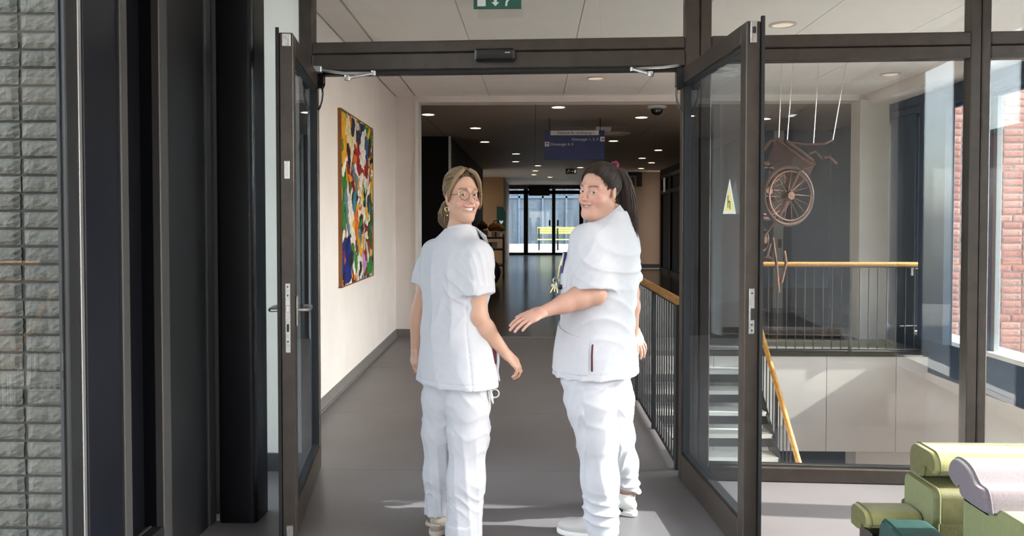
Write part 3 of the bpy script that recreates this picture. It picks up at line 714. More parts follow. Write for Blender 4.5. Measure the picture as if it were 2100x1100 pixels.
# broad strokes of thick paint
strk = [('#e0a21c', .00, .17, .62, 1.0), ('#e2cf9a', .14, .40, .78, .99), ('#1c1c40', .47, .66, .84, .99), ('#2c7a30', .66, .99, .86, .99), ('#a31c20', .38, .50, .66, .86), ('#2c7a30', .02, .16, .32, .68), ('#1b2a7a', .02, .30, .00, .28), ('#e08a28', .20, .34, .55, .66), ('#d9671c', .36, .50, .30, .52), ('#e8dccb', .22, .36, .22, .50), ('#9d1a24', .52, .78, .66, .72), ('#2a2450', .66, .92, .44, .58), ('#e9e0d4', .60, .80, .30, .46), ('#d7a52a', .54, .66, .20, .42), ('#2f7f35', .70, .98, .02, .14), ('#d8cfc4', .36, .66, .03, .16), ('#e0a21c', .30, .42, .02, .10), ('#b58cc4', .60, .78, .06, .16), ('#8c1a22', .74, .88, .16, .38), ('#e8e0d6', .56, .74, .72, .84), ('#2f4f8a', .72, .90, .72, .86), ('#1f5c2a', .86, .97, .18, .50), ('#3e7c86', .30, .44, .44, .56), ('#e07a22', .48, .62, .58, .66)]
def stroke(i, c, x0, x1, z0, z1, lean):
    rnd = random.Random(i); n = 11; L_, R_ = [], []
    cl01 = lambda v: min(.985, max(.015, v))
    for j in range(n + 1):
        f = j / n; tp = min(1.0, .35 + 3.0 * min(f, 1 - f)) * (1 + rnd.uniform(-.22, .22))
        xm = (x0 + x1) / 2 + lean * (f - .5) + .02 * math.sin(f * 5 + i); hw = (x1 - x0) / 2 * tp
        z = z0 + (z1 - z0) * f + rnd.uniform(-.004, .004)
        L_.append((cl01(xm - hw) * Lp, cl01(z) * Hp)); R_.append((cl01(xm + hw + .001) * Lp, cl01(z + rnd.uniform(-.003, .003)) * Hp))
    mb = MB(); mb.prism(L_ + R_[::-1], 1, -.0070 - .00002 * i, -.004); mb.build('paint_stroke', mat('paint_' + c, c, .4, var=.18, vscale=18, bump=.5, bscale=40), pn)
for i, (c, x0, x1, z0, z1) in enumerate(strk): stroke(i, c, x0, x1, z0, z1, 0)
prnd = random.Random(11); pal = ['#e8d9b8', '#d9a21e', '#2f7d2c', '#efe6dc', '#1d1d3c', '#c9661c', '#8d1623', '#17151c', '#e9e0d4', '#d8cfc4', '#e0a21c', '#5f7f8a']
for i in range(190):
    x, z = prnd.uniform(.04, .96), prnd.uniform(.03, .97); zone = [s for s in strk if s[1] <= x <= s[2] and s[3] <= z <= s[4]]
    c = zone[-1][0] if zone and prnd.random() < .42 else prnd.choice(pal)
    w2_, h2_ = prnd.uniform(.012, .055), prnd.uniform(.02, .085)
    stroke(30 + i, c, x - w2_, x + w2_, z - h2_, z + h2_, prnd.uniform(-.10, .10))

# ================================================================== LOBBY
XB0 = W(923, 500, 14.4).x
tag(MB().box(-4.0, XB0, 14.4, 23.7, 0, 3.0).build('wall_lobby_left', M_blackwall), 'black panelled block on the left of the lobby', 'wall', kind='structure')
tag(MB().box(XB0 - .02, XB0 + .02, 14.36, 14.44, 0, 2.99).build('trim_4', M_steel), 'slim metal corner strip on the black lobby block', 'trim', kind='structure')
tag(MB().box(-4.0, -3.9, Y_L + .2, 14.4, 0, 3.0).build('wall_lobby_side', M_brown), 'ochre wall of the lobby', 'wall', kind='structure')
xq = W(1033, 500, 28).x
tag(MB().box(-4.0, xq, 28.0, 28.3, 0, 3.0).build('wall_lobby_ochre', M_brown), 'ochre wall behind the loaded trolley', 'wall', kind='structure')
tag(MB().box(xq - .2, xq, 28.3, 34.4, 0, 3.0).build('wall_lobby_return', M_brown), 'ochre return wall beside the far glass doors', 'wall', kind='structure')
xq2, xq3 = W(1240, 500, 25).x, W(1362, 500, 25).x
wo2 = empty('wall_lobby_back', kind='structure', label='ochre lobby wall carrying the number one sign', cat='wall')
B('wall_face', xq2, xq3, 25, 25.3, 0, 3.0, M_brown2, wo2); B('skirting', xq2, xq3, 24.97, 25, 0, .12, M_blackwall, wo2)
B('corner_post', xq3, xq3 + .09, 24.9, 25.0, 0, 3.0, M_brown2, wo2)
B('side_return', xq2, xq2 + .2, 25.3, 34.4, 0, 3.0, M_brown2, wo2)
# dark glazed doors on the right of the lobby
gd = empty('door_4', kind='structure', label='dark framed glass doors in the side of the lobby', cat='door')
for y in (19.0, 20.6, 22.2, 23.8): B('frame_post', xn - .06, xn, y, y + .12, 0, 2.8, M_black, gd)
for z0, z1 in ((2.25, 2.35), (2.7, 2.8), (0, .1)): B('frame_rail', xn - .06, xn, 19.0, 23.9, z0, z1, M_black, gd)
B('notice', xn - .075, xn - .06, 23.0, 23.3, 2.3, 2.7, M_plasticw, gd)

# end wall with sliding doors
YE = 34.4
def xe(px): return W(px, 450, YE).x
def ze(py): return W(1100, py, YE).z
d3 = empty('door_3', kind='structure', label='black framed sliding glass doors at the far end of the lobby', cat='door')
zt_, zh_ = ze(388), ze(398)
for a, b_ in ((1036, 1043), (1074, 1083), (1132, 1139), (1188, 1196), (1232, 1240)): B('frame_post', xe(a), xe(b_), YE - .05, YE + .08, 0, zt_, M_black, d3)
B('frame_rail', xe(1036), xe(1240), YE - .05, YE + .08, zt_ - .22, zt_ - .06, M_black, d3); B('frame_rail', xe(1036), xe(1240), YE - .05, YE + .08, 0, .1, M_black, d3)
B('operator_box', xe(1084), xe(1127), YE - .3, YE - .05, ze(402), ze(383), M_black, d3)
for a, b_ in ((1043, 1074), (1083, 1132), (1139, 1188), (1196, 1232)):
    B('pane', xe(a), xe(b_), YE, YE + .01, .1, zt_ - .2, M_glass, d3)
for px in (1127, 1144): MB().tube([(xe(px), YE - .08, 1.25), (xe(px), YE - .08, 1.5)], .04, 6).build('handle', M_black, d3)
tag(MB().box(xq, xe(1245), YE - .1, YE + .15, zt_, 3.1).build('wall_lobby_end', mat('taupe_fascia', (.20, .17, .14), .6)), 'grey fascia over the far sliding doors', 'wall', kind='structure')

# outside beyond the far doors
fo2 = MB().box(-9, 12, YE + .2, 52, -.2, 0).build('floor_terrace', mat('terrace_paving', (.15, .15, .15), .8, var=.1, vscale=2)); tag(fo2, 'sunlit pale terrace beyond the far doors', 'floor', kind='structure')
cu = empty('glass_pavilion', (0, 51, 0), label='blue grey glazed facade across the terrace', cat='building')
B('facade', -9, 12, 0, .3, 0, 6, mat('blue_facade', (.045, .062, .080), .7, var=.35, vscale=1.2, stretch=(2, 1, .3)), cu)
for i in range(14): x = -8.5 + i * 1.5; B('mullion', x, x + .12, -.1, 0, 0, 6, M_bluewall2, cu)
for z in (2.9, 5.8): B('transom', -9, 12, -.1, 0, z, z + .15, M_bluewall2, cu)
# yellow bench
YBn = 40.0
bx0, bx1 = W(1102, 480, YBn).x, W(1192, 480, YBn).x
bn = empty('bench', (bx0, YBn, 0), label='long bright yellow slatted bench on the terrace beyond the far doors', cat='bench')
M_yb = mat('yellow_paint', (.30, .28, .07), .5)
wB = bx1 - bx0
for z in (.86, .98, 1.10): B('back_slat', 0, wB, .25, .29, z - .05, z + .05, M_yb, bn, .005)
for y in (-.25, -.08, .09): B('seat_slat', 0, wB, y, y + .14, .50, .55, M_yb, bn, .005)
for x in (.05, wB * .45, wB - .1):
    B('leg', x, x + .07, -.2, -.13, 0, .5, M_black, bn); B('leg', x, x + .07, .22, .29, 0, 1.1, M_black, bn)

# loaded trolley
YT = 21.0
xt0, xt1 = W(978, 520, YT).x, W(1033, 520, YT).x
tr = empty('trolley', ((xt0 + xt1) / 2, YT, 0), label='dark metal trolley with shelves by the ochre wall', cat='trolley')
wT = xt1 - xt0; M_dk = mat('trolley_metal', (.03, .022, .018), .4, .4); M_box = mat('cardboard', (.35, .22, .13), .8, var=.1)
for z in (.30, .72, 1.02): B('shelf', -wT / 2, wT / 2, -.3, .3, z - .02, z + .02, M_dk, tr, .004)
for x in (-wT / 2, wT / 2):
    for y in (-.3, .3): MB().tube([(x, y, .1), (x, y, 1.12)], .018, 8).build('upright', M_dk, tr); MB().disc_lathe([(.05, -.015), (.05, .015)], (x, y, .05), 14, 'x').build('wheel', M_plasticb, tr)
for x, z, w_, h_, m_, lb in ((-.2, 1.042, .26, .18, M_box, 'brown carton under the maroon bag on the trolley'), (.15, 1.042, .22, .14, M_plasticw, 'pale carton under the orange bag on the trolley'), (.02, .742, .34, .16, M_plasticw, 'pale carton on the middle shelf of the trolley')):
    bo = empty('carton', (tr.location.x + x, YT, z), label=lb, cat='box', group='cartons on the trolley')
    B('body', -w_ / 2, w_ / 2, -.15, .15, 0, h_, m_, bo, .004); B('tape', -.02, .02, -.152, .152, .0, h_ + .002, M_dk, bo)
def lumpy(name, loc, r, m, label, cat, seed):
    bm = bmesh.new(); bmesh.ops.create_icosphere(bm, subdivisions=3, radius=1)
    rnd = random.Random(seed); ph = [rnd.uniform(0, 6) for _ in range(6)]
    for v in bm.verts:
        c = v.co; s = 1 + .16 * math.sin(4 * c.x + ph[0]) * math.cos(3 * c.z + ph[1]) + .10 * math.sin(7 * c.y + ph[2] + 3 * c.x)
        v.co = Vector((c.x * r[0] * s, c.y * r[1] * s, max(c.z, -.75) * r[2] * s))
    me = bpy.data.meshes.new(name); bm.to_mesh(me); bm.free(); me.materials.append(m)
    me.polygons.foreach_set('use_smooth', [True] * len(me.polygons))
    root = empty(name, loc, label=label, cat=cat); o = bpy.data.objects.new('body', me); COL.objects.link(o); o.parent = root
    MB().torus((0, 0, r[2] * .9), r[0] * .35, .012, 'y', 16, 6, 0, math.pi).build('strap', M_dk, root, True)
    return root
M_bag = mat('maroon_cloth', (.06, .02, .015), .8); M_bag2 = mat('black_cloth', (.01, .01, .011), .7); M_bag3 = mat('orange_cloth', (.35, .16, .05), .8)
lumpy('bag', (tr.location.x + .15, YT + .02, 1.295), (.2, .15, .12), M_bag3, 'orange bag on top of the trolley', 'bag', 1)
lumpy('bag', (tr.location.x - .2, YT - .02, 1.32), (.13, .12, .10), M_bag, 'dark maroon bag on top of the trolley', 'bag', 2)
lumpy('bag', (W(1000, 560, 18.2).x, 18.2, .30), (.26, .22, .40), M_bag2, 'large black bag on the floor in front of the trolley', 'bag', 3)
# cabinet with green first-aid unit by the far doors
ad = empty('first_aid_unit', W(1026, 448, 28.0), label='dark green wall unit with white heart by the far doors', cat='wall unit')
mb = MB(); mb.prism([(-.12, -.45), (.2, -.45), (.2, .2), (.1, .38), (-.12, .42)], 1, -.12, .0); mb.build('housing', mat('dark_green_plastic', (.005, .03, .02), .35), ad)
mb = MB(); mb.prism([(.04, -.22), (.11, -.12), (.09, -.07), (.04, -.10), (-.01, -.07), (-.03, -.12)], 1, -.13, -.119); mb.build('heart', M_exw, ad)

# signs of the lobby
def small_exit(px0, px1, py0, py1, Y, lab):
    a, b_ = W(px0, py1, Y), W(px1, py0, Y)
    o = empty('exit_sign', a, label=lab, cat='exit sign'); w_, h_ = b_.x - a.x, b_.z - a.z
    B('panel', 0, w_, 0, .05, 0, h_, mat('exit_dark', (.004, .022, .016), .4), o, .005)
    mb = MB(); mb.prism([(.12 * w_, .3 * h_), (.2 * w_, .3 * h_), (.26 * w_, .5 * h_), (.36 * w_, .5 * h_), (.36 * w_, .58 * h_), (.3 * w_, .62 * h_), (.36 * w_, .78 * h_), (.3 * w_, .84 * h_), (.2 * w_, .6 * h_), (.12 * w_, .4 * h_)], 1, -.004, .001); mb.build('running_figure', M_exw, o)
    mb = MB(); mb.prism([(.45 * w_, .45 * h_), (.6 * w_, .45 * h_), (.6 * w_, .35 * h_), (.7 * w_, .5 * h_), (.6 * w_, .65 * h_), (.6 * w_, .55 * h_), (.45 * w_, .55 * h_)], 1, -.004, .001); mb.build('arrow_symbol', M_exw, o)
    B('doorway_symbol', .78 * w_, .9 * w_, -.004, .001, .22 * h_, .8 * h_, M_exw, o)
    MB().tube([(w_ / 2, .025, h_), (w_ / 2, .025, 2.995 - a.z)], .01, 6).build('hanger', M_blackwall, o)
small_exit(1160, 1183, 346, 357, 23.0, 'dark green exit sign hanging above the lobby')
small_exit(1128, 1142, 376, 386, YE - .35, 'small green exit sign over the far sliding doors')
a, b_ = W(1289, 383, 24.9), W(1317, 354, 24.9)
s1 = empty('number_sign', a, label='dark sign with number 1 on the ochre lobby wall', cat='sign'); w_, h_ = b_.x - a.x, b_.z - a.z
B('frame_bar', 0, w_, 0, .06, h_ * .78, h_, M_black, s1); B('frame_bar', w_ * .72, w_, 0, .06, 0, h_ * .78, M_black, s1); B('plate', 0, w_ * .72, .03, .05, 0, h_ * .78, M_brown2, s1)
mb = MB(); q_ = lambda x, z: (w_ * x, h_ * z); mb.prism([q_(.24, .10), q_(.50, .10), q_(.50, .18), q_(.42, .18), q_(.42, .68), q_(.32, .68), q_(.22, .58), q_(.22, .50), q_(.32, .55), q_(.32, .18), q_(.24, .18)], 1, .022, .031); mb.build('digit', M_black, s1)

# blue direction sign
YG = 11.9
a, b_ = W(1116.5, 328, YG), W(1240, 267, YG); w_, h_ = b_.x - a.x, b_.z - a.z
ds = empty('direction_sign', a, label='blue hanging direction sign with white lettering and arrows', cat='sign')
M_blue = mat('sign_blue', (.020, .032, .135), .4); M_sw = mat('sign_white', (.74, .72, .70), .5)
B('board', 0, w_, 0, .04, 0, h_, M_blue, ds, .002)
kx = w_ / 123.5; gx = lambda p: (p - 1116.5) * kx; gz = lambda p: (328 - p) * kx
st = B('white_strip', gx(1129), gx(1228), -.004, .001, gz(277.5), gz(268), M_sw, ds)
M_si = mat('sign_ink', (.03, .03, .06), .5)
def sgn_text(txt, px, py, px_h, m, wpx, parent=ds):
    o = text_mesh('lettering', txt, 1.0, m, parent, Matrix.Identity(4), depth=.001)
    me = o.data; xs_ = [v.co.x for v in me.vertices]; x0, x1 = min(xs_), max(xs_)
    s = px_h * kx / .72
    me.transform(Matrix.Translation((gx(px), -.0055, gz(py))) @ TXF @ Matrix.Diagonal((wpx * kx / (x1 - x0), s, 1, 1)) @ Matrix.Translation((-x0, 0, 0)))
    return o
sgn_text('Gebouw B, verdieping 1', 1142.5, 275, 5.2, M_si, 75, st)
sgn_text('Ontvangst 1, 2, 3', 1172.5, 288.6, 5.6, M_sw, 54)
sgn_text('Ontvangst 4, 5', 1128.5, 298.6, 5.6, M_sw, 47)
def arrow_tile(px0, px1, py0, py1, rot):
    o = B('arrow_tile', gx(px0), gx(px1), -.004, .001, gz(py1), gz(py0), M_sw, ds)
    cx_, cz_ = (gx(px0) + gx(px1)) / 2, (gz(py0) + gz(py1)) / 2; s = (px1 - px0) * kx * .4
    pts = [(-.9, .12), (-.9, -.12), (.35, -.12), (-.05, -.6), (.25, -.75), (.95, 0), (.25, .75), (-.05, .6), (.35, .12)]
    pts = [(cx_ + s * (p * math.cos(rot) - q * math.sin(rot)), cz_ + s * (p * math.sin(rot) + q * math.cos(rot))) for p, q in pts]
    mb = MB(); mb.prism(pts, 1, -.006, -.003); mb.build('arrow', M_si, o)
arrow_tile(1230.7, 1239.8, 281, 290.5, 0); arrow_tile(1117, 1126.3, 291, 300.5, math.pi / 2)
for px in (1127, 1231): x = W(px, 300, YG).x - a.x; MB().tube([(x, .02, h_), (x, .02, 2.99 - a.z)], .006, 6).build('hanger_rod', M_black, ds)

# ================================================================== CEILING LAMPS AND FITTINGS
lm_ring = MB().disc_lathe([(.088, .002), (.095, -.006), (.075, -.012), (.072, .0)], (0, 0, 0), 24); r0 = None
def downlight(px, py, zc, lab, grp, r=1.0):
    p = WZ(px, py, zc)
    o = empty('ceiling_lamp', (p.x, p.y, zc), label=lab, cat='ceiling lamp', group=grp)
    global r0, r1, r2
    if r0 is None:
        a = lm_ring.build('ring', M_ring, o, True); r0 = a.data
        b = MB().disc_lathe([(.073, .004), (.073, -.004)], (0, 0, 0), 24).build('lens', M_lens, o); r1 = b.data; r2 = r1.copy(); r2.materials[0] = M_lens2; b.data = r2
    else: inst('ring', r0, o); inst('lens', r1 if zc < 3 else r2, o)
    o.scale = (r, r, 1)
for px, py, lb in ((1222, 160, 'round recessed lamp in the corridor ceiling just before the lobby beam'), (1605, 50, 'round recessed lamp in the white ceiling over the stairs, before the hanging sculpture'), (1826, 152, 'round recessed lamp in the white ceiling beside the bulkhead over the stair windows')):
    downlight(px, py, H, lb, 'corridor ceiling lamps', 1.15)
LL = {878: 'round lobby lamp next to the bright edge trim of the lobby opening', 975: 'round lobby lamp above the corner of the black block', 994: 'round lobby lamp along the side of the black block', 1145: 'round lobby lamp just in front of the blue direction sign', 1315.5: 'round lobby lamp beside the dome camera', 1258: 'round lobby lamp behind the round air grille', 1420: 'round lobby lamp seen behind the glass of the open leaf', 1568: 'round lobby lamp before the slate blue landing wall', 1190: 'round lobby lamp beside the hanging exit sign'}
for px, py in ((878, 234), (975, 262), (994, 290.5), (1058, 315), (1057.5, 331), (1103, 339.5), (1098, 350), (1095, 358), (1145, 219), (1315.5, 240), (1258, 288.5), (1350, 307.5), (1317, 324), (1336, 333.5), (1315, 345), (1190, 343), (1128, 363), (1420, 262), (1568, 243)):
    downlight(px, py, 2.99, LL.get(px, 'small round lamp deep in the dark lobby ceiling'), 'lobby ceiling lamps', 1.15)
p = WZ(1347, 219, 2.99)
dc = empty('dome_camera', p, label='small black security dome camera under the lobby ceiling', cat='camera')
MB().disc_lathe([(.13, 0), (.13, -.015), (.085, -.03)], (0, 0, 0), 24).build('mount', M_plasticw, dc, True)
MB().disc_lathe([(.08, -.028), (.078, -.06), (.062, -.09), (.035, -.108), (.005, -.113)], (0, 0, 0), 24).build('dome', mat('smoked_dome', (.01, .01, .012), .08), dc, True)
MB().disc_lathe([(.02, -.05), (.02, -.075)], (-.01, -.06, 0), 12).build('lens', M_steel, dc)
p = W(1237, 258, 13.0)
el = empty('emergency_lamp', (p.x, p.y, 2.99), label='white oblong emergency lamp under the lobby ceiling', cat='lamp')
B('body', -.13, .13, -.05, .05, -.07, 0, M_plasticw, el, .015); B('diffuser', -.11, .11, -.042, .042, -.085, -.065, mat('milky', (.7, .68, .62), .3), el, .008)
p = WZ(1257, 274, 2.99)
gl = empty('ceiling_grille', (p.x, p.y, 2.99), label='flat round air grille in the lobby ceiling', cat='air grille')
MB().disc_lathe([(.30, 0), (.30, -.01), (.26, -.02)], (0, 0, 0), 28).build('rim', M_ring, gl, True); MB().disc_lathe([(.2, -.018), (.2, -.028)], (0, 0, 0), 28).build('plate', M_plasticw, gl)

# real light of the lobby lamps
for x, y in ((0.2, 13.0), (1.6, 17.0), (-.4, 20.5), (1.6, 24), (.3, 29)):
    ld = bpy.data.lights.new('lobby_lamp_light', 'SPOT'); ld.energy = 7; ld.color = (1, .72, .42); ld.spot_size = math.radians(150); ld.spot_blend = .8; ld.shadow_soft_size = .08
    lo = bpy.data.objects.new('lobby_lamp_light', ld); COL.objects.link(lo); lo.location = (x, y, 2.93)

# ================================================================== HANGING WHEELCHAIR SCULPTURE
YH = 7.4
M_cop = mat('copper_brown_metal', (.13, .065, .046), .38, .75, var=.3, vscale=25); M_cop2 = mat('rust_plate', (.075, .038, .030), .55, .4, var=.3, vscale=12)
hc = W(1613, 400, YH)
hw = empty('hanging_sculpture', hc, label='copper coloured wheelchair sculpture hanging on wires above the stairwell', cat='sculpture')
def hp(px, py, dy=0.0): return W(px, py, YH + dy) - hc
def wheel(cx_, cy_, rpx, dy, nm='wheel', tilt=0.0):
    c = hp(cx_, cy_, dy); R_ = rpx * (YH + dy) / F_PX
    o = empty(nm); o.parent = hw; o.location = c; o.rotation_euler = (0, 0, tilt)
    MB().torus((0, 0, 0), R_, .022, 'y', 40, 8).build('tyre', M_cop2, o, True)
    MB().torus((0, -.03, 0), R_ * .86, .009, 'y', 40, 6).build('push_rim', M_cop, o, True)
    mb = MB()
    for i in range(18):
        a_ = i * math.pi * 2 / 18; mb.tube([(.03 * math.cos(a_ + .5), -.015 * (-1) ** i, .03 * math.sin(a_ + .5)), (R_ * math.cos(a_), 0, R_ * math.sin(a_))], .0035, 4)
    mb.build('spokes', M_cop, o); MB().disc_lathe([(.035, -.05), (.045, -.02), (.045, .02), (.035, .05)], (0, 0, 0), 16, 'y').build('hub', M_cop, o, True)
wheel(1616, 402, 58, 0, tilt=.35); wheel(1572, 392, 56, .42, tilt=.35)
wheel(1560, 492, 24, -.02, 'castor_wheel', tilt=.9); wheel(1536, 486, 24, .35, 'castor_wheel', tilt=.9)
def bar(pts, r=.013, nm='frame_bar'): MB().tube([hp(*q) for q in pts], r, 8).build(nm, M_cop, hw, True)
bar([(1596, 284, -.05), (1620, 305, -.05), (1645, 325, -.05), (1672, 338, -.05)]); bar([(1612, 288, -.07), (1650, 316, -.07), (1668, 330, -.07)])
bar([(1660, 316, 0), (1672, 312, 0), (1686, 326, 0)], .011, 'hand_grip'); bar([(1690, 324, .1), (1702, 322, .1), (1716, 336, .1)], .011, 'hand_grip')
bar([(1612, 291, 0), (1650, 297, 0), (1692, 295, 0), (1706, 288, .2)], .010); bar([(1557, 320, 0), (1580, 290, 0), (1597, 284, 0)]); bar([(1555, 330, .3), (1578, 342, .3), (1590, 330, .2)])
bar([(1616, 402, 0), (1600, 440, 0), (1578, 470, 0), (1560, 492, 0)]); bar([(1616, 402, 0), (1640, 350, 0), (1668, 338, 0)]); bar([(1572, 392, .4), (1560, 440, .35), (1540, 486, .35)])
bar([(1585, 488, 0), (1592, 540, 0), (1597, 600, 0)]); bar([(1580, 500, .1), (1572, 528, .1), (1585, 532, .1)]); bar([(1545, 535, .1), (1575, 525, .1), (1584, 533, .1)]); bar([(1608, 515, .1), (1612, 540, .1), (1602, 580, .1)], .016)
for q, nm in (([(1575, 330), (1592, 288), (1655, 336), (1630, 372), (1600, 356)], 'back_panel'), ([(1628, 340), (1672, 330), (1664, 352), (1634, 396), (1606, 380)], 'seat_panel')):
    P = [hp(a_, b_, .06 if nm == 'back_panel' else .16) for a_, b_ in q]; n_ = len(P); mb = MB()
    V = [(p_.x, p_.y - .012, p_.z) for p_ in P] + [(p_.x, p_.y + .012, p_.z) for p_ in P]
    mb.add(V, [tuple(range(n_)), tuple(range(n_, 2 * n_))[::-1]] + [(i, (i + 1) % n_, n_ + (i + 1) % n_, n_ + i) for i in range(n_)]); mb.build(nm, M_cop2, hw)
for px, py, px2, dy in ((1708, 287, 1738, .2), (1614, 290, 1628, 0), (1668, 298, 1680, .1), (1597, 284, 1604, .0)):
    a_ = hp(px, py, dy); b_ = Vector((W(px2, 180, YH + dy).x - hc.x, a_.y, H - hc.z)); MB().tube([a_, b_], .0035, 5).build('wire', M_alu, hw)

# ================================================================== LOUNGE SEATING (front right)
M_lime = mat('lime_felt', (.28, .262, .092), .85, var=.06, vscale=60, bump=.25, bscale=500, sheen=.3)
M_lime2 = mat('green_felt', (.19, .20, .07), .85, var=.06, vscale=60, bump=.25, bscale=500, sheen=.3)
M_mauve = mat('mauve_felt', (.175, .142, .150), .9, var=.10, vscale=140, bump=.3, bscale=500, sheen=.3)
M_teal = mat('dark_teal_leather', (.016, .055, .050), .5, var=.1, vscale=40, bump=.2, bscale=300)
M_patt = mat('brown_speckled_fabric', (.30, .22, .20), .85, col2=(.06, .04, .04), vscale=70)
M_olive = mat('olive_and_end_shade', (.14, .130, .05), .6, var=.08, vscale=40, bump=.15, bscale=300)  # block covers; on roll end caps the darker tone is their painted shade
def seat_part(name, prof_px, Y, x_len, m, parent, smooth=True, capm=None, xo=0.0):
    """padded piece: outline in the Y-Z plane (given as metres y, z) run along +x, rounded ends"""
    n = len(prof_px); cy_ = sum(p[0] for p in prof_px) / n; cz_ = sum(p[1] for p in prof_px) / n
    rings = [(0.0, .90), (.006, .965), (.018, .995), (.03, 1.0), (x_len - .03, 1.0), (x_len - .018, .995), (x_len - .006, .965), (x_len, .90)]
    V = []; Fc = []
    for x, s in rings:
        V += [(xo + x, cy_ + (p[0] - cy_) * s, cz_ + (p[1] - cz_) * s) for p in prof_px]
    for i in range(len(rings) - 1):
        for j in range(n): Fc.append((i * n + j, i * n + (j + 1) % n, (i + 1) * n + (j + 1) % n, (i + 1) * n + j))
    mb = MB(); mb.add(V, Fc, 0); mb.add(V[:n], [tuple(range(n))[::-1]], 1); mb.add(V[-n:], [tuple(range(n))], 1)
    o = mb.build(name, [m, capm or m], parent, smooth)
    # piping seam around the near end
    pts = [(xo + .018, cy_ + (p[0] - cy_) * 1.006, cz_ + (p[1] - cz_) * 1.006) for p in prof_px]
    MB().tube(pts + [pts[0]], .0035, 6, False).build('piping', capm or m, o, True)
    return o
def arc(c, r, a0, a1, n=10): return [(c[0] + r * math.cos(math.radians(a0 + (a1 - a0) * i / n)), c[1] + r * math.sin(math.radians(a0 + (a1 - a0) * i / n))) for i in range(n + 1)]
def spl(P, n=4):
    """closed smooth outline through the given points"""
    out = []; m = len(P)
    for i in range(m):
        p0, p1, p2, p3 = (np.array(P[(i + k) % m]) for k in (-1, 0, 1, 2))
        for j in range(n):
            t = j / n; out.append(tuple(.5 * (2 * p1 + (p2 - p0) * t + (2 * p0 - 5 * p1 + 4 * p2 - p3) * t * t + (3 * p1 - p0 - 3 * p2 + p3) * t ** 3)))
    return out
def rbox(y0, y1, z0, z1, r, n=5):
    return arc((y1 - r, z1 - r), r, 0, 90, n) + arc((y0 + r, z1 - r), r, 90, 180, n) + arc((y0 + r, z0 + r), r, 180, 270, n) + arc((y1 - r, z0 + r), r, 270, 360, n)
def hook(y0, y1, zt, zb, zn, r):
    """roll-over cushion: round top, tail hanging at the back (y1), notch at the front"""
    return [(y1, zb)] + arc((y1 - r, zt - r), r, 0, 90, 8) + arc((y0 + r * .9, zt - r * .9), r * .9, 90, 180, 8) + [(y0, zn + .02), (y0 + .02, zn), (y0 + (y1 - y0) * .50, zn + .02), (y0 + (y1 - y0) * .55, zn), (y0 + (y1 - y0) * .58, zb + .01), (y0 + (y1 - y0) * .64, zb)]
def zat(py, Y): return W(2000, py, Y).z
def xat(px, Y): return W(px, 1000, Y).x
Y1 = 3.05
s1_ = empty('lounge_seat', (xat(1914, Y1), Y1, 0), label='tall lime green padded seat back of stacked rolls near the glass screen', cat='lounge seat')
zt_, zb_ = zat(931, Y1), zat(999, Y1)
seat_part('roll_cushion', hook(-.02, .20, zt_, zb_, zt_ - .082, .058), Y1, .95, M_lime, s1_, capm=M_olive)
zc_ = zat(1092, Y1)
seat_part('block_cushion', rbox(-.04, .22, zc_ + .002, zb_ - .002, .035), Y1, .97, M_olive, s1_, capm=M_lime2, xo=-.012)
seat_part('block_cushion', rbox(-.045, .23, .30, zc_ - .004, .035), Y1, .97, M_olive, s1_, capm=M_lime2, xo=-.02)
B('plinth', .05, .90, -.02, .18, 0, .31, M_plasticb, s1_)
Y2 = 2.72
s2_ = empty('lounge_seat', (xat(1985, Y2), Y2, 0), label='mauve rolled backrest over a light green block seat', cat='lounge seat')
za, zb2 = zat(955, Y2), zat(1032, Y2)
prof = [(-.10, zb2), (-.11, zb2 + .02), (-.09, zb2 + .07), (-.045, za - .05), (.0, za - .015), (.05, za), (.10, za - .004), (.13, za - .03), (.135, za - .07), (.11, za - .09), (.075, za - .10), (.06, zb2 + .04), (.04, zb2 + .005)]
seat_part('backrest', spl(prof), Y2, .75, M_mauve, s2_, capm=mat('mauve_side', (.17, .14, .158), .85, var=.1, vscale=140))
B('gap_frame', .03, .72, -.07, .08, zat(1043, Y2), zb2 + .012, M_plasticb, s2_)
zs_ = zat(1046, Y2 - .1)
seat_part('seat_block', rbox(-.40, .10, .12, zs_, .02), Y2, .75, M_lime2, s2_, capm=M_lime2, xo=.03)
B('plinth', .08, .70, -.36, .06, 0, .13, M_plasticb, s2_)
Y3 = 3.10
s3_ = empty('lounge_seat', (xat(1774, Y3), Y3, 0), label='low lime green roll seat beside the tall green seat back', cat='lounge seat')
za, zb3 = zat(1053, Y3), zat(1104, Y3)
seat_part('roll_cushion', hook(-.02, .14, za, zb3, za - .062, .044), Y3, xat(1889, Y3) - xat(1757, Y3) - .03, M_lime, s3_, capm=M_olive)
B('plinth', .03, .17, .0, .12, 0, zb3 + .01, M_plasticb, s3_)
Y4 = 2.92
s4_ = empty('seat_cushion', (xat(1818, Y4), Y4, 0), label='dark teal padded seat in front of the low lime roll', cat='seat')
z4 = zat(1076, Y4)
seat_part('cushion', spl([(-.34, z4 - .17), (-.345, z4 - .06), (-.31, z4 - .024), (-.15, z4 - .01), (.02, z4), (.058, z4 - .014), (.075, z4 - .06), (.06, z4 - .17)]), Y4, .165, M_teal, s4_)
B('plinth', .03, .14, -.3, .04, 0, z4 - .165, M_plasticb, s4_)
Y5 = 2.06
s5_ = empty('pouf', (xat(2090, Y5), Y5, 0), label='brown speckled upholstered block seat in front of the light green seat', cat='seat')
zt5 = zat(1012, Y5)
bm = bmesh.new(); bmesh.ops.create_icosphere(bm, subdivisions=4, radius=1)
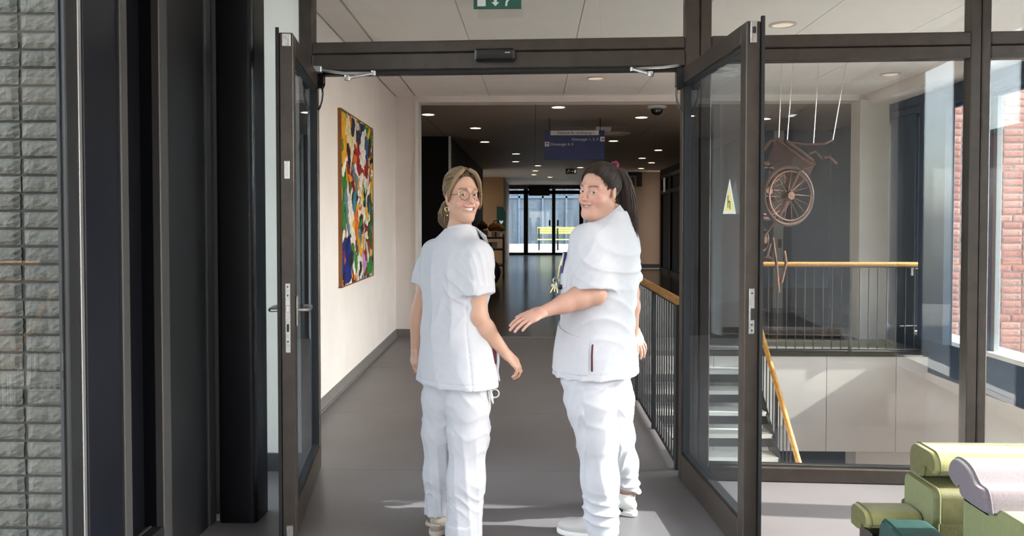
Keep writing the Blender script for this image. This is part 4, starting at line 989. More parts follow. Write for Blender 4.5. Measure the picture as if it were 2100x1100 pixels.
for v in bm.verts:
    c = v.co; f = lambda t: math.copysign(abs(t) ** .5, t)
    X_, Y_, Z_ = f(c.x) * .24, f(c.y) * .15, max(f(c.z), -.97) * zt5 * .5
    v.co = Vector((X_ + .235 + max(0, Z_) * .28, Y_, Z_ + zt5 * .485))
me = bpy.data.meshes.new('pad'); bm.to_mesh(me); bm.free(); me.materials.append(M_patt); me.polygons.foreach_set('use_smooth', [True] * len(me.polygons))
o = bpy.data.objects.new('pad', me); COL.objects.link(o); o.parent = s5_
MB().box(.05, .42, -.11, .11, 0, .03).build('foot', M_plasticb, s5_)

# ================================================================== PEOPLE
# bodies and clothes are grown as smooth distance fields and turned into one surface each
class Field:
    def __init__(s, lo, hi, h):
        s.lo = np.array(lo, np.float32); s.h = h
        s.n = np.maximum(4, np.ceil((np.array(hi) - s.lo) / h).astype(int) + 1)
        s.F = np.full(tuple(s.n), 0.08, np.float32)
        s.ax = [s.lo[i] + h * np.arange(s.n[i], dtype=np.float32) for i in range(3)]
    def sl(s, lo, hi):
        r = []
        for i in range(3):
            a = int(np.floor((lo[i] - s.lo[i]) / s.h)); b = int(np.ceil((hi[i] - s.lo[i]) / s.h)) + 1
            a, b = max(a, 0), min(b, s.n[i])
            if b <= a: return None
            r.append(slice(a, b))
        return tuple(r)
    def xyz(s, q): return (s.ax[0][q[0]][:, None, None], s.ax[1][q[1]][None, :, None], s.ax[2][q[2]][None, None, :])
    def put(s, fn, lo, hi, k=0.0, sub=False, pad=0.05):
        lo = np.minimum(lo, hi) - pad - k; hi2 = np.maximum(np.array(lo) + 0, hi) + pad + k
        q = s.sl(lo, hi2)
        if q is None: return s
        d = fn(*s.xyz(q)).astype(np.float32); A = s.F[q]
        if sub: d = -d
        if k > 0:
            hh = np.maximum(k - np.abs(A - d), 0) / k
            s.F[q] = (np.maximum(A, d) + hh * hh * k * .25) if sub else (np.minimum(A, d) - hh * hh * k * .25)
        else: s.F[q] = np.maximum(A, d) if sub else np.minimum(A, d)
        return s
    def cone(s, a, b, ra, rb, k=0.0, sub=False):
        a, b = np.array(a, float), np.array(b, float); ab = b - a; L2 = max(1e-9, float(ab @ ab)); r = max(ra, rb)
        def fn(x, y, z):
            t = np.clip(((x - a[0]) * ab[0] + (y - a[1]) * ab[1] + (z - a[2]) * ab[2]) / L2, 0, 1)
            return np.sqrt((x - a[0] - t * ab[0]) ** 2 + (y - a[1] - t * ab[1]) ** 2 + (z - a[2] - t * ab[2]) ** 2) - (ra + (rb - ra) * t)
        return s.put(fn, np.minimum(a, b) - r, np.maximum(a, b) + r, k, sub)
    def chain(s, pts, rs, k=0.0, kj=None):
        for i in range(len(pts) - 1): s.cone(pts[i], pts[i + 1], rs[i], rs[i + 1], k if (i == 0 or kj is None) else kj)
        return s
    def part(s, pts, rs, k, kj=0.02, cuts=()):
        """a limb of cloth with its own cut ends, blended into the rest"""
        P = np.array(pts); m = max(rs) + .06; t = Field(np.maximum(P.min(0) - m, s.lo), np.minimum(P.max(0) + m, s.lo + s.h * (s.n - 1)), s.h)
        off = np.round((t.lo - s.lo) / s.h).astype(int); t.lo = (s.lo + off * s.h).astype(np.float32)
        n = np.minimum(t.n, s.n - off); t.n = n; t.F = np.full(tuple(n), .08, np.float32); t.ax = [s.ax[i][off[i]:off[i] + n[i]] for i in range(3)]
        t.chain(pts, rs, kj)
        for p, nn in cuts: t.cut(p, nn)
        q = tuple(slice(off[i], off[i] + n[i]) for i in range(3)); A = s.F[q]; hh = np.maximum(k - np.abs(A - t.F), 0) / k
        s.F[q] = np.minimum(A, t.F) - hh * hh * k * .25; return s
    def ell(s, c, r, k=0.0, R=None, sub=False):
        c = np.array(c, float); r = np.array(r, float)
        R = np.eye(3) if R is None else np.array(R)          # columns: axes of the ellipsoid
        def fn(x, y, z):
            dx_, dy_, dz_ = x - c[0], y - c[1], z - c[2]
            p = [(dx_ * R[0, i] + dy_ * R[1, i] + dz_ * R[2, i]) / r[i] for i in range(3)]
            k0 = np.sqrt(p[0] ** 2 + p[1] ** 2 + p[2] ** 2); k1 = np.sqrt((p[0] / r[0]) ** 2 + (p[1] / r[1]) ** 2 + (p[2] / r[2]) ** 2) + 1e-9
            return k0 * (k0 - 1) / k1
        m = float(max(r)); return s.put(fn, c - m, c + m, k, sub)
    def loft(s, prof, rt, fw, k=0.0, ex=2.3, cap=True):
        """prof: rows (z, cx, cy, half width along rt, half depth along fw)"""
        P = np.array(sorted(prof)); z0, z1 = P[0, 0], P[-1, 0]; m = P[:, 3:].max()
        def fn(x, y, z):
            zz = np.clip(z, z0, z1).ravel()
            def ip(j):
                # smooth interpolation of the profile
                zi = P[:, 0]; v = P[:, j]; t = np.gradient(v, zi)
                i = np.clip(np.searchsorted(zi, zz) - 1, 0, len(zi) - 2); hh = zi[i + 1] - zi[i]; u = (zz - zi[i]) / hh
                return ((1 + 2 * u) * (1 - u) ** 2 * v[i] + u * (1 - u) ** 2 * hh * t[i] + u * u * (3 - 2 * u) * v[i + 1] + u * u * (u - 1) * hh * t[i + 1])[None, None, :]
            cx, cy, w, d = ip(1), ip(2), ip(3), ip(4)
            u = np.abs((x - cx) * rt[0] + (y - cy) * rt[1]) / w; v = np.abs((x - cx) * fw[0] + (y - cy) * fw[1]) / d
            q = (u ** ex + v ** ex) ** (1 / ex)
            dd = (q - 1) * np.minimum(w, d)
            return np.maximum(dd, np.maximum(z - z1, z0 - z)) if cap else dd
        return s.put(fn, np.array([P[:, 1].min() - m, P[:, 2].min() - m, z0]), np.array([P[:, 1].max() + m, P[:, 2].max() + m, z1]), k)
    def cut(s, p, n, lo=None, hi=None, k=0.0):
        """remove what lies on the side n of the plane through p"""
        p, n = np.array(p, float), np.array(n, float); n = n / np.linalg.norm(n)
        lo = s.lo if lo is None else np.array(lo); hi = s.lo + s.h * s.n if hi is None else np.array(hi)
        q = s.sl(lo, hi); x, y, z = s.xyz(q); d = (x - p[0]) * n[0] + (y - p[1]) * n[1] + (z - p[2]) * n[2]
        s.F[q] = np.maximum(s.F[q], d); return s
    def shift(s, fn, band=0.03):
        m = np.abs(s.F) < band; i = np.nonzero(m)
        s.F[m] += fn(s.ax[0][i[0]], s.ax[1][i[1]], s.ax[2][i[2]]).astype(np.float32); return s
    def mesh(s):
        F = s.F; I = F < 0; nx, ny, nz = F.shape
        c = np.zeros((nx - 1, ny - 1, nz - 1), np.int8)
        for a in (0, 1):
            for b in (0, 1):
                for d in (0, 1): c += I[a:nx - 1 + a, b:ny - 1 + b, d:nz - 1 + d]
        act = (c > 0) & (c < 8); ii = np.array(np.nonzero(act)).T; idx = np.full(act.shape, -1, np.int64); idx[act] = np.arange(len(ii))
        acc = np.zeros((len(ii), 3)); cnt = np.zeros(len(ii))
        cor = [(a, b, d) for a in (0, 1) for b in (0, 1) for d in (0, 1)]
        val = {q: F[ii[:, 0] + q[0], ii[:, 1] + q[1], ii[:, 2] + q[2]] for q in cor}
        for q in cor:
            for ax in range(3):
                if q[ax]: continue
                r = list(q); r[ax] = 1; r = tuple(r); A, B_ = val[q], val[r]; m = (A < 0) != (B_ < 0)
                t = A[m] / (A[m] - B_[m]); p = np.tile(np.array(q, float), (int(m.sum()), 1)); p[:, ax] += t; acc[m] += p; cnt[m] += 1
        V = s.lo + s.h * (ii + acc / cnt[:, None])
        Q = []
        for ax in range(3):
            o1, o2 = [(1, 2), (2, 0), (0, 1)][ax]
            a = [slice(None)] * 3; b = [slice(None)] * 3; a[ax] = slice(0, -1); b[ax] = slice(1, None)
            A, B_ = I[tuple(a)], I[tuple(b)]; e = np.array(np.nonzero(A != B_)).T
            ok = (e[:, o1] > 0) & (e[:, o2] > 0) & (e[:, o1] < F.shape[o1] - 1) & (e[:, o2] < F.shape[o2] - 1); e = e[ok]
            def g_(d1, d2):
                k_ = e.copy(); k_[:, o1] -= d1; k_[:, o2] -= d2; return idx[k_[:, 0], k_[:, 1], k_[:, 2]]
            q = np.stack([g_(1, 1), g_(0, 1), g_(0, 0), g_(1, 0)], 1)
            fl_ = ~A[e[:, 0], e[:, 1], e[:, 2]]; q[fl_] = q[fl_][:, ::-1]; Q.append(q)
        return V, np.concatenate(Q)
def smooth_mesh(V, Q, it=1, f=0.5):
    E = np.concatenate([Q[:, [0, 1]], Q[:, [1, 2]], Q[:, [2, 3]], Q[:, [3, 0]]])
    for _ in range(it):
        S = np.zeros_like(V); n = np.zeros(len(V))
        np.add.at(S, E[:, 0], V[E[:, 1]]); np.add.at(S, E[:, 1], V[E[:, 0]]); np.add.at(n, E[:, 0], 1); np.add.at(n, E[:, 1], 1)
        V = V * (1 - f) + f * S / np.maximum(n, 1)[:, None]
    return V
def np_obj(name, parts, m, parent=None, colors=None):
    V = np.concatenate([p[0] for p in parts]); off = np.cumsum([0] + [len(p[0]) for p in parts]); Q = np.concatenate([p[1] + o for p, o in zip(parts, off)])
    me = bpy.data.meshes.new(name); n, f = len(V), len(Q)
    me.vertices.add(n); me.vertices.foreach_set('co', V.astype(np.float32).ravel())
    me.loops.add(f * 4); me.loops.foreach_set('vertex_index', Q.astype(np.int32).ravel())
    me.polygons.add(f); me.polygons.foreach_set('loop_start', np.arange(0, f * 4, 4, dtype=np.int32)); me.polygons.foreach_set('loop_total', np.full(f, 4, np.int32))
    me.update(); me.validate(); me.polygons.foreach_set('use_smooth', [True] * len(me.polygons))
    if colors is not None:
        ca = me.color_attributes.new('tone', 'FLOAT_COLOR', 'POINT'); ca.data.foreach_set('color', np.concatenate([colors, np.ones((n, 1))], 1).astype(np.float32).ravel())
    me.materials.append(m); o = bpy.data.objects.new(name, me); COL.objects.link(o)
    if parent: o.parent = parent
    return o
def attr_mat(name, rough, sss=0.0, spec=0.5, bump=0.0, bscale=200, aniso=0.0):
    m = mat(name, (.5, .5, .5), rough, spec=spec, sss=sss, bump=bump, bscale=bscale); nt = m.node_tree
    a = nt.nodes.new('ShaderNodeVertexColor'); a.layer_name = 'tone'; nt.links.new(a.outputs[0], nt.nodes['Principled BSDF'].inputs['Base Color']); return m
M_skin = attr_mat('skin', .48, sss=.10, spec=.4, bump=.05, bscale=350)
M_hair = attr_mat('hair', .42, spec=.45)
M_cloth = mat('white_cotton', (.54, .532, .562), .82, var=.02, vscale=30, bump=.08, bscale=420, sheen=.15)
M_cloth2 = mat('white_cotton_side', (.47, .46, .485), .82, var=.02, vscale=30, bump=.08, bscale=420)
M_tooth = mat('tooth_white', (.80, .76, .70), .25); M_mouth = mat('mouth_inside', (.18, .05, .05), .6)
def eye_mat(name, iris):
    m = bpy.data.materials.new(name); m.use_nodes = True; N = m.node_tree.nodes; L = m.node_tree.links; p = N['Principled BSDF']; p.inputs['Roughness'].default_value = .08
    tc = N.new('ShaderNodeTexCoord'); sx = N.new('ShaderNodeSeparateXYZ'); L.new(tc.outputs['Object'], sx.inputs[0])
    mr = N.new('ShaderNodeMapRange'); mr.inputs['From Min'].default_value = 0.0; mr.inputs['From Max'].default_value = .0122; L.new(sx.outputs[1], mr.inputs[0])
    rp = N.new('ShaderNodeValToRGB'); rp.color_ramp.interpolation = 'LINEAR'; e = rp.color_ramp.elements
    e[0].position = .82; e[0].color = (.72, .69, .66, 1); e[1].position = .96; e[1].color = (.01, .01, .01, 1)
    for ps, cl_ in ((.845, lin(iris)), (.94, lin(iris))): q = e.new(ps); q.color = cl_
    L.new(mr.outputs[0], rp.inputs[0]); L.new(rp.outputs[0], p.inputs['Base Color']); return m
def ridge(x): return (1 - np.abs(np.sin(x))) ** 1.5
def sstep(x, a, b): t = np.clip((x - a) / (b - a), 0, 1); return t * t * (3 - 2 * t)
def gauss(x, c, w): return np.exp(-((x - c) / w) ** 2)

def strands(paths, r, tones, n=5):
    """many thin tapering locks as one (verts, quads, colours)"""
    V, Q, C = [], [], []; tot = 0
    for P, t in zip(paths, tones):
        P = np.array(P); m = len(P); d = np.gradient(P, axis=0); d /= np.linalg.norm(d, axis=1)[:, None] + 1e-9
        u = np.cross(d, [0.31, 0.2, 0.93]); u /= np.linalg.norm(u, axis=1)[:, None] + 1e-9; w_ = np.cross(d, u)
        tt = np.linspace(0, 1, m); rr = r * (0.35 + 0.65 * np.sin(np.pi * np.clip(tt * .9 + .1, 0, 1)) ** .5)
        o = tot; tot += m * n
        a = np.arange(n) * 2 * np.pi / n
        ring = P[:, None, :] + rr[:, None, None] * (u[:, None, :] * np.cos(a)[None, :, None] + w_[:, None, :] * np.sin(a)[None, :, None])
        V.append(ring.reshape(-1, 3)); C.append(np.tile(t, (m * n, 1)))
        i = np.arange(m - 1)[:, None] * n; k_ = np.arange(n)[None, :]; k2 = (np.arange(n) + 1) % n
        Q.append(np.stack([o + i + k_, o + i + k2[None, :], o + i + n + k2[None, :], o + i + n + k_], -1).reshape(-1, 4))
    return np.concatenate(V), np.concatenate(Q), np.concatenate(C)

def head_frame(n_dir, pitch, roll):
    n_ = Vector((n_dir[0], n_dir[1], 0)).normalized(); l = Vector((n_.y, -n_.x, 0))     # subject's right when facing n
    R = Matrix((l, n_, Vector((0, 0, 1)))).transposed()
    R = R @ Matrix.Rotation(pitch, 3, 'X') @ Matrix.Rotation(roll, 3, 'Y')
    return np.array(R)

def make_head(O, R, S, smile, skin, lip, brow, full=0.0):
    """returns (V, Q, colours) of head and upper neck in world space; local x subject-right, y forward, z up"""
    f = Field((-.105, -.125, -.175), (.105, .145, .15), .0021)
    f.ell((0, -.012, .045), (.074, .093, .086)); f.ell((0, .028, -.022), (.063 + full * .006, .066, .094), .03)
    f.cone((-.046 - full * .006, .0, -.055), (0, .062, -.100), .024 + full * .006, .022 + full * .003, .03); f.cone((.046 + full * .006, .0, -.055), (0, .062, -.100), .024 + full * .006, .022 + full * .003, .03)
    f.ell((0, .070, -.103), (.022, .020, .017), .018)
    if full: f.ell((0, .045, -.108), (.04, .04, .025), .03)
    for s in (-1, 1):
        f.ell((s * .041, .058, -.036), (.025, .024, .020), .022)                       # cheek
        f.cone((s * .012, .088, .027), (s * .046, .068, .027), .011, .009, .014)         # brow ridge
        f.ell((s * .031, .104, .004), (.017, .020, .0125), .012, sub=True)                # eye socket
        f.ell((s * .031, .0785, .003), (.0155, .0148, .0145), .004)                       # lids around the eyeball
        f.ell((s * .031, .098, .0015), (.0125, .022, .0037 if smile > .8 else .0041), .0012, sub=True)
        # ear
        f.ell((s * .0755, -.012, -.004), (.007, .019, .031), .006, R=np.array(Matrix.Rotation(s * -.35, 3, 'Z') @ Matrix.Rotation(.15, 3, 'X')))
        f.ell((s * .0830, -.008, .003), (.005, .010, .017), .004, R=np.array(Matrix.Rotation(s * -.35, 3, 'Z')), sub=True)
        f.ell((s * .073, -.004, -.032), (.006, .008, .010), .006)
    f.cone((0, .090, .012), (0, .108, -.028), .0075, .0105, .014)                        # nose
    f.ell((0, .109, -.0315), (.0098, .0100, .0088), .008)
    for s in (-1, 1): f.ell((s * .0112, .099, -.036), (.0066, .009, .0066), .006); f.ell((s * .0065, .104, -.0425), (.0036, .005, .003), .002, sub=True)
    f.ell((0, .085, -.058), (.032, .012, .022), .018)                                     # muzzle
    w_, lift, op = (.0325, .0125, .0076) if smile > .8 else (.0305, .0105, .0056)
    def arcp(t, dz, dy): return (w_ * t, .0965 + dy - .0125 * t * t, -.066 + lift * t * t + dz * (1 - abs(t) ** 2.2))
    ts = np.linspace(-1, 1, 13)
    for a, b in zip(ts, ts[1:]):
        f.cone(arcp(a, op * .75, -.0035), arcp(b, op * .75, -.0035), .0048, .0048, .004)
        f.cone(arcp(a, -op * .95, -.0045), arcp(b, -op * .95, -.0045), .0058, .0058, .004)
    for a, b in zip(ts, ts[1:]):
        ra, rb = [op * (1 - abs(t) ** 2.5) * .85 + .0012 for t in (a, b)]
        f.cone(arcp(a, 0, .004), arcp(b, 0, .004), ra, rb, .001, sub=True); f.cone(arcp(a, 0, -.008), arcp(b, 0, -.008), ra, rb, .001, sub=True)
    for s in (-1, 1): f.cone((s * .027, .093, -.036), (s * .042, .078, -.066), .0020, .0020, .009, sub=True)   # smile crease
    f.cone((0, -.022, -.05), (0, -.040, -.17), .053 + full * .006, .056 + full * .008, .03)
    V, Q = f.mesh(); V = smooth_mesh(V, Q, 1, .35)
    C = np.tile(np.array(skin), (len(V), 1)); x, y, z = V.T
    # natural colouring: lips, brows, cheeks, lashes
    d_lip = np.full(len(V), 9.0)
    for a, b in zip(ts * .84, ts[1:] * .84):
        for off, ry in ((op * .9, -.003), (-op * 1.15, -.004)):
            p, q = np.array(arcp(a, off, ry)), np.array(arcp(b, off, ry)); ab = q - p; t = np.clip(((V - p) @ ab) / (ab @ ab), 0, 1); d_lip = np.minimum(d_lip, np.linalg.norm(V - p - t[:, None] * ab, axis=1))
    m = (1 - sstep(d_lip, .0052, .0082))[:, None]; C = C * (1 - m) + np.array(lip) * m
    ins = (sstep(.0935 - .0125 * (x / w_) ** 2 - y, .0015, .004) * (np.abs(z + .066 - lift * (x / w_) ** 2) < op * 1.0) * (np.abs(x) < w_ * 1.05) * (y > .06))[:, None]; C = C * (1 - ins) + np.array((.16, .04, .04)) * ins
    ax_ = np.abs(x)
    bz = .0265 + .004 * (1 - ((ax_ - .036) / .02) ** 2); mb_ = (gauss(z, bz, .0036) * sstep(ax_, .011, .016) * (1 - sstep(ax_, .046, .056)) * (y > .05))[:, None]; mb_ = np.clip(mb_ * 1.25, 0, 1); C = C * (1 - .9 * mb_) + np.array(brow) * .9 * mb_
    ck = (gauss(ax_, .044, .02) * gauss(z, -.03, .02) * (y > .03))[:, None]; C = C * (1 - ck * np.array((.0, .14, .12)))
    ns = (gauss(x, 0, .014) * gauss(z, -.03, .016) * (y > .09))[:, None]; C = C * (1 - ns * np.array((.0, .12, .10)))
    lash = (gauss(ax_, .031, .013) * gauss(np.sqrt(((ax_ - .031) / .0125) ** 2 + ((z - .0015) / .005) ** 2), 1.05, .22) * (y > .075) * (z > .0))[:, None]; C = C * (1 - .88 * lash) + np.array((.04, .025, .02)) * .88 * lash
    return (V * S) @ R.T + O, Q, C
def head_details(O, R, S, smile, root, iris, gaze):
    Rm = Matrix(R.tolist()); w_, lift, op = (.0325, .0125, .0076) if smile > .8 else (.0305, .0105, .0056)
    em = eye_mat('eye_' + root.name, iris)
    for s in (-1, 1):
        bm = bmesh.new(); bmesh.ops.create_uvsphere(bm, u_segments=20, v_segments=14, radius=.0122); me = bpy.data.meshes.new('eye'); bm.to_mesh(me); bm.free(); me.materials.append(em); me.polygons.foreach_set('use_smooth', [True] * len(me.polygons))
        e = bpy.data.objects.new('eye', me); COL.objects.link(e); e.parent = root; c = O + R @ (np.array((s * .031, .0800, .002)) * S); e.location = c
        d = (Vector(gaze) - Vector(c)).normalized(); e.rotation_euler = d.to_track_quat('Y', 'Z').to_euler()
    th = MB(); n = 10
    for i in range(n):
        t0_, t1_ = -.86 + 1.72 * i / n + .012, -.86 + 1.72 * (i + 1) / n - .012
        pts = []
        for t in (t0_, t1_):
            hgt = op * (1 - abs(t) ** 2.5) + .002
            for yy_ in (0.0895, .083):
                for zz in (-.066 + lift * t * t + hgt, -.066 + lift * t * t - hgt * .55):
                    pts.append(O + R @ (np.array((w_ * t, yy_ - .0125 * t * t, zz)) * S))
        th.add(pts, [(0, 1, 5, 4), (2, 6, 7, 3), (0, 4, 6, 2), (1, 3, 7, 5), (0, 2, 3, 1), (4, 5, 7, 6)])
    th.build('teeth', M_tooth, root, True)

def hand_field(wrist, d, back, thumb_side, curl, spread=.06, s=1.0, thumb_out=.5, h=.0026):
    """d: wrist to knuckles, back: out of the back of the hand, thumb_side: towards the thumb"""
    d = Vector(d).normalized(); back = Vector(back); back = (back - d * back.dot(d)).normalized(); side = d.cross(back)
    if side.dot(Vector(thumb_side)) < 0: side = -side
    Wp = Vector(wrist)
    P = lambda a, b, c: np.array(Wp + d * a * s + side * b * s + back * c * s)
    pts = [P(.21, 0, 0), P(-.05, 0, 0), P(.1, .1, 0), P(.1, -.08, 0), P(.1, 0, -.12), P(.1, 0, .05)]
    f = Field(np.min(pts, 0) - .02, np.max(pts, 0) + .02, h)
    Rm = np.array((side, d, back)).T
    f.ell(P(.048, .004, 0), np.array((.038, .058, .0155)) * s, 0, Rm); f.ell(P(.075, 0, .001), np.array((.041, .028, .0135)) * s, .012, Rm)
    f.cone(P(-.04, 0, 0), P(.02, 0, 0), .025 * s, .024 * s, .02)
    f.ell(P(.035, .024, -.008), np.array((.018, .032, .016)) * s, .012, Rm)
    fing = [(.030, .086, (.042, .026, .020), .0088), (.0105, .092, (.046, .029, .022), .0092), (-.0095, .088, (.042, .028, .021), .0087), (-.028, .078, (.033, .021, .018), .0076)]
    body = f.F.copy()
    for i, (b, a, ls, r) in enumerate(fing):
        p = Wp + d * a * s + side * b * s; ang = 0.0; dirv = d + side * (b / .03) * spread; dirv.normalize()
        g_ = Field(f.lo, f.lo + f.h * (f.n - 1), h); q0 = P(a - .03, b * .92, 0); g_.cone(q0, np.array(p), r * s, r * s)
        for j, L in enumerate(ls):
            ang += curl[i][j] if isinstance(curl[0], (list, tuple)) else curl[j]
            v = dirv * math.cos(ang) - back * math.sin(ang); p2 = p + v * L * s
            g_.cone(np.array(p), np.array(p2), r * s * (1 - .08 * j), r * s * (.94 - .08 * j), .002); p = p2
        gF = g_.F[:f.n[0], :f.n[1], :f.n[2]]
        k_ = .007; hh = np.maximum(k_ - np.abs(body - gF), 0) / k_; m = np.minimum(body, gF) - hh * hh * k_ * .25
        f.F = np.minimum(f.F, m)
    p = Wp + d * .028 * s + side * .030 * s - back * .008 * s
    dv = (d * (1 - thumb_out * .5) + side * thumb_out - back * .25).normalized(); p1 = p + dv * .040 * s; p2 = p1 + (dv * .8 + d * .45 - back * .15).normalized() * .031 * s; p3 = p2 + (dv * .5 + d * .75 - back * .2).normalized() * .024 * s
    f.cone(np.array(p), np.array(p1), .0135 * s, .0112 * s, .012); f.cone(np.array(p1), np.array(p2), .0108 * s, .0098 * s, .003); f.cone(np.array(p2), np.array(p3), .0096 * s, .0078 * s, .003)
    return f.mesh()
def limb_mesh(pts, rs, h=.0035, k=.01):
    P = np.array(pts); m = max(rs); f = Field(P.min(0) - m - .02, P.max(0) + m + .02, h); f.chain(pts, rs, k); return f.mesh()
def nv(v): return np.array(v, float)

def scalp_hair(R, O, S, tie, rng, n, tone_a, tone_b, r=.0024, lift=1.0, pouf=0.0):
    """combed locks that run over the skull from the hairline to the tie"""
    c = np.array((0, -.014, .046)); rad = np.array((.0805, .1015, .0945)) * lift; paths, tones = [], []
    td = (np.array(tie) - c) / rad; td /= np.linalg.norm(td)
    while len(paths) < n:
        v = rng.normal(size=3); v /= np.linalg.norm(v); p = c + v * rad
        if (p[2] + .01) < 1.69 * (p[1] - .020) or p[2] < -.075: continue
        if abs(p[0]) > .06 and p[2] < .012 and p[1] > -.045: continue
        if abs((p[2] + .01) - 1.69 * (p[1] - .020)) > .02 and rng.random() < .55: continue      # most roots lie along the hairline
        om = math.acos(max(-1, min(1, float(v @ td))))
        if om < .12: continue
        path = []
        ph = rng.uniform(0, 6); am = rng.uniform(0, .004)
        for t in np.linspace(0, 1, 10):
            q = (math.sin((1 - t) * om) * v + math.sin(t * om) * td) / math.sin(om); q /= np.linalg.norm(q)
            bump = 1.0 + rng.uniform(-.003, .004) + pouf * math.sin(math.pi * t) * max(0, q[2])
            x_ = c + q * rad * bump; x_ = x_ + am * np.array((math.sin(ph + 5 * t), 0, math.cos(ph + 4 * t))); path.append(O + R @ (x_ * S))
        paths.append(path); a = rng.random() ** 1.3; tones.append(np.array(tone_a) * (1 - a) + np.array(tone_b) * a)
    return paths, tones
def tail(guide, spread, n, rng, tone_a, tone_b, wav=.006):
    G = np.array(guide); paths, tones = [], []
    tt = np.linspace(0, 1, len(G))
    for i in range(n):
        a, b = rng.normal(size=2); m = math.hypot(a, b)
        if m > 1.6: a, b = a * 1.6 / m, b * 1.6 / m
        L = rng.uniform(.72, 1.0); ph = rng.uniform(0, 6); P = []
        for t in np.linspace(0, L, 12):
            g0 = np.array([np.interp(t, tt, G[:, j]) for j in range(3)]); sp = np.interp(t, tt, spread)
            P.append(g0 + np.array((a, b * .8, .15 * a * b)) * sp * .62 + wav * np.array((math.sin(ph + 6 * t), math.cos(ph * 1.7 + 5 * t), 0)) * t)
        paths.append(P); s_ = rng.random() ** 1.4; tones.append(np.array(tone_a) * (1 - s_) + np.array(tone_b) * s_)
    return paths, tones
def hair_cap(R, O, S, tone, low=-.075, rad=(.0775, .0982, .0912), extra=None):
    f = Field((-.1, -.135, -.11), (.1, .11, .165), .0035)
    f.ell((0, -.014, .046), rad); x, y, z = f.xyz((slice(None),) * 3)
    d_ = np.maximum((1.69 * (y - .008) - (z + .01)) / 1.96, low - z); ear = np.maximum(np.maximum(.058 - np.abs(x), z - .016), -.045 - y) + 0 * y
    f.F = np.maximum(f.F, d_ + 0 * x); f.F = np.maximum(f.F, -ear)
    if extra: extra(f)
    V, Q = f.mesh(); V = smooth_mesh(V, Q, 1, .5)
    return (V * S) @ R.T + O, Q, np.tile(np.array(tone), (len(V), 1))

def shoe(name, heel, toe_dir, L, m_up, m_sole, parent, pitch=0.0, wd=.046, hgt=.10, clog=False):
    """shoe with sole, upper and collar; heel: point on the ground under the heel"""
    d = Vector((toe_dir[0], toe_dir[1], 0)).normalized(); l = Vector((-d.y, d.x, 0)); Rr = np.array((l, d, Vector((0, 0, 1)))).T
    Rr = Rr @ np.array(Matrix.Rotation(pitch, 3, 'X')); O = nv(heel); T_ = lambda p: O + Rr @ nv(p)
    pts = np.array([T_((a, b, c)) for a in (-.07, .07) for b in (-.03, L + .03) for c in (-.02, .16)]); f = Field(pts.min(0) - .02, pts.max(0) + .02, .0036)
    f.ell(T_((0, L * .28, .052)), (wd * .92, L * .33, .046), 0, Rr); f.ell(T_((0, L * .68, .040)), (wd * 1.05, L * .34, .034), .03, Rr)
    f.cone(T_((0, L * .24, .06)), T_((0, L * .22, hgt)), wd * .95, wd * .78, .02)
    f.cut(T_((0, 0, .016)), Rr @ nv((0, 0, -1))); f.cut(T_((0, 0, hgt)), Rr @ nv((0, -.15, 1)))
    f.cone(T_((0, L * .24, hgt - .012)), T_((0, L * .24, hgt + .03)), wd * .62, wd * .66, .004, sub=True)
    V, Q = f.mesh(); root = np_obj(name, [(smooth_mesh(V, Q, 1), Q)], m_up, parent)
    g_ = Field(pts.min(0) - .02, pts.max(0) + .02, .004); g_.ell(T_((0, L * .28, .014)), (wd * 1.02, L * .345, .06), 0, Rr); g_.ell(T_((0, L * .69, .014)), (wd * 1.14, L * .345, .05), .03, Rr)
    g_.cut(T_((0, 0, .026)), Rr @ nv((0, 0, 1))); g_.cut(T_((0, 0, 0.001)), Rr @ nv((0, 0, -1)))
    V, Q = g_.mesh(); so = np_obj('sole', [(V, Q)], m_sole, root)
    return root, T_

def dirv(deg): a = math.radians(deg); return np.array((math.sin(a), math.cos(a)))       # heading, clockwise from +Y
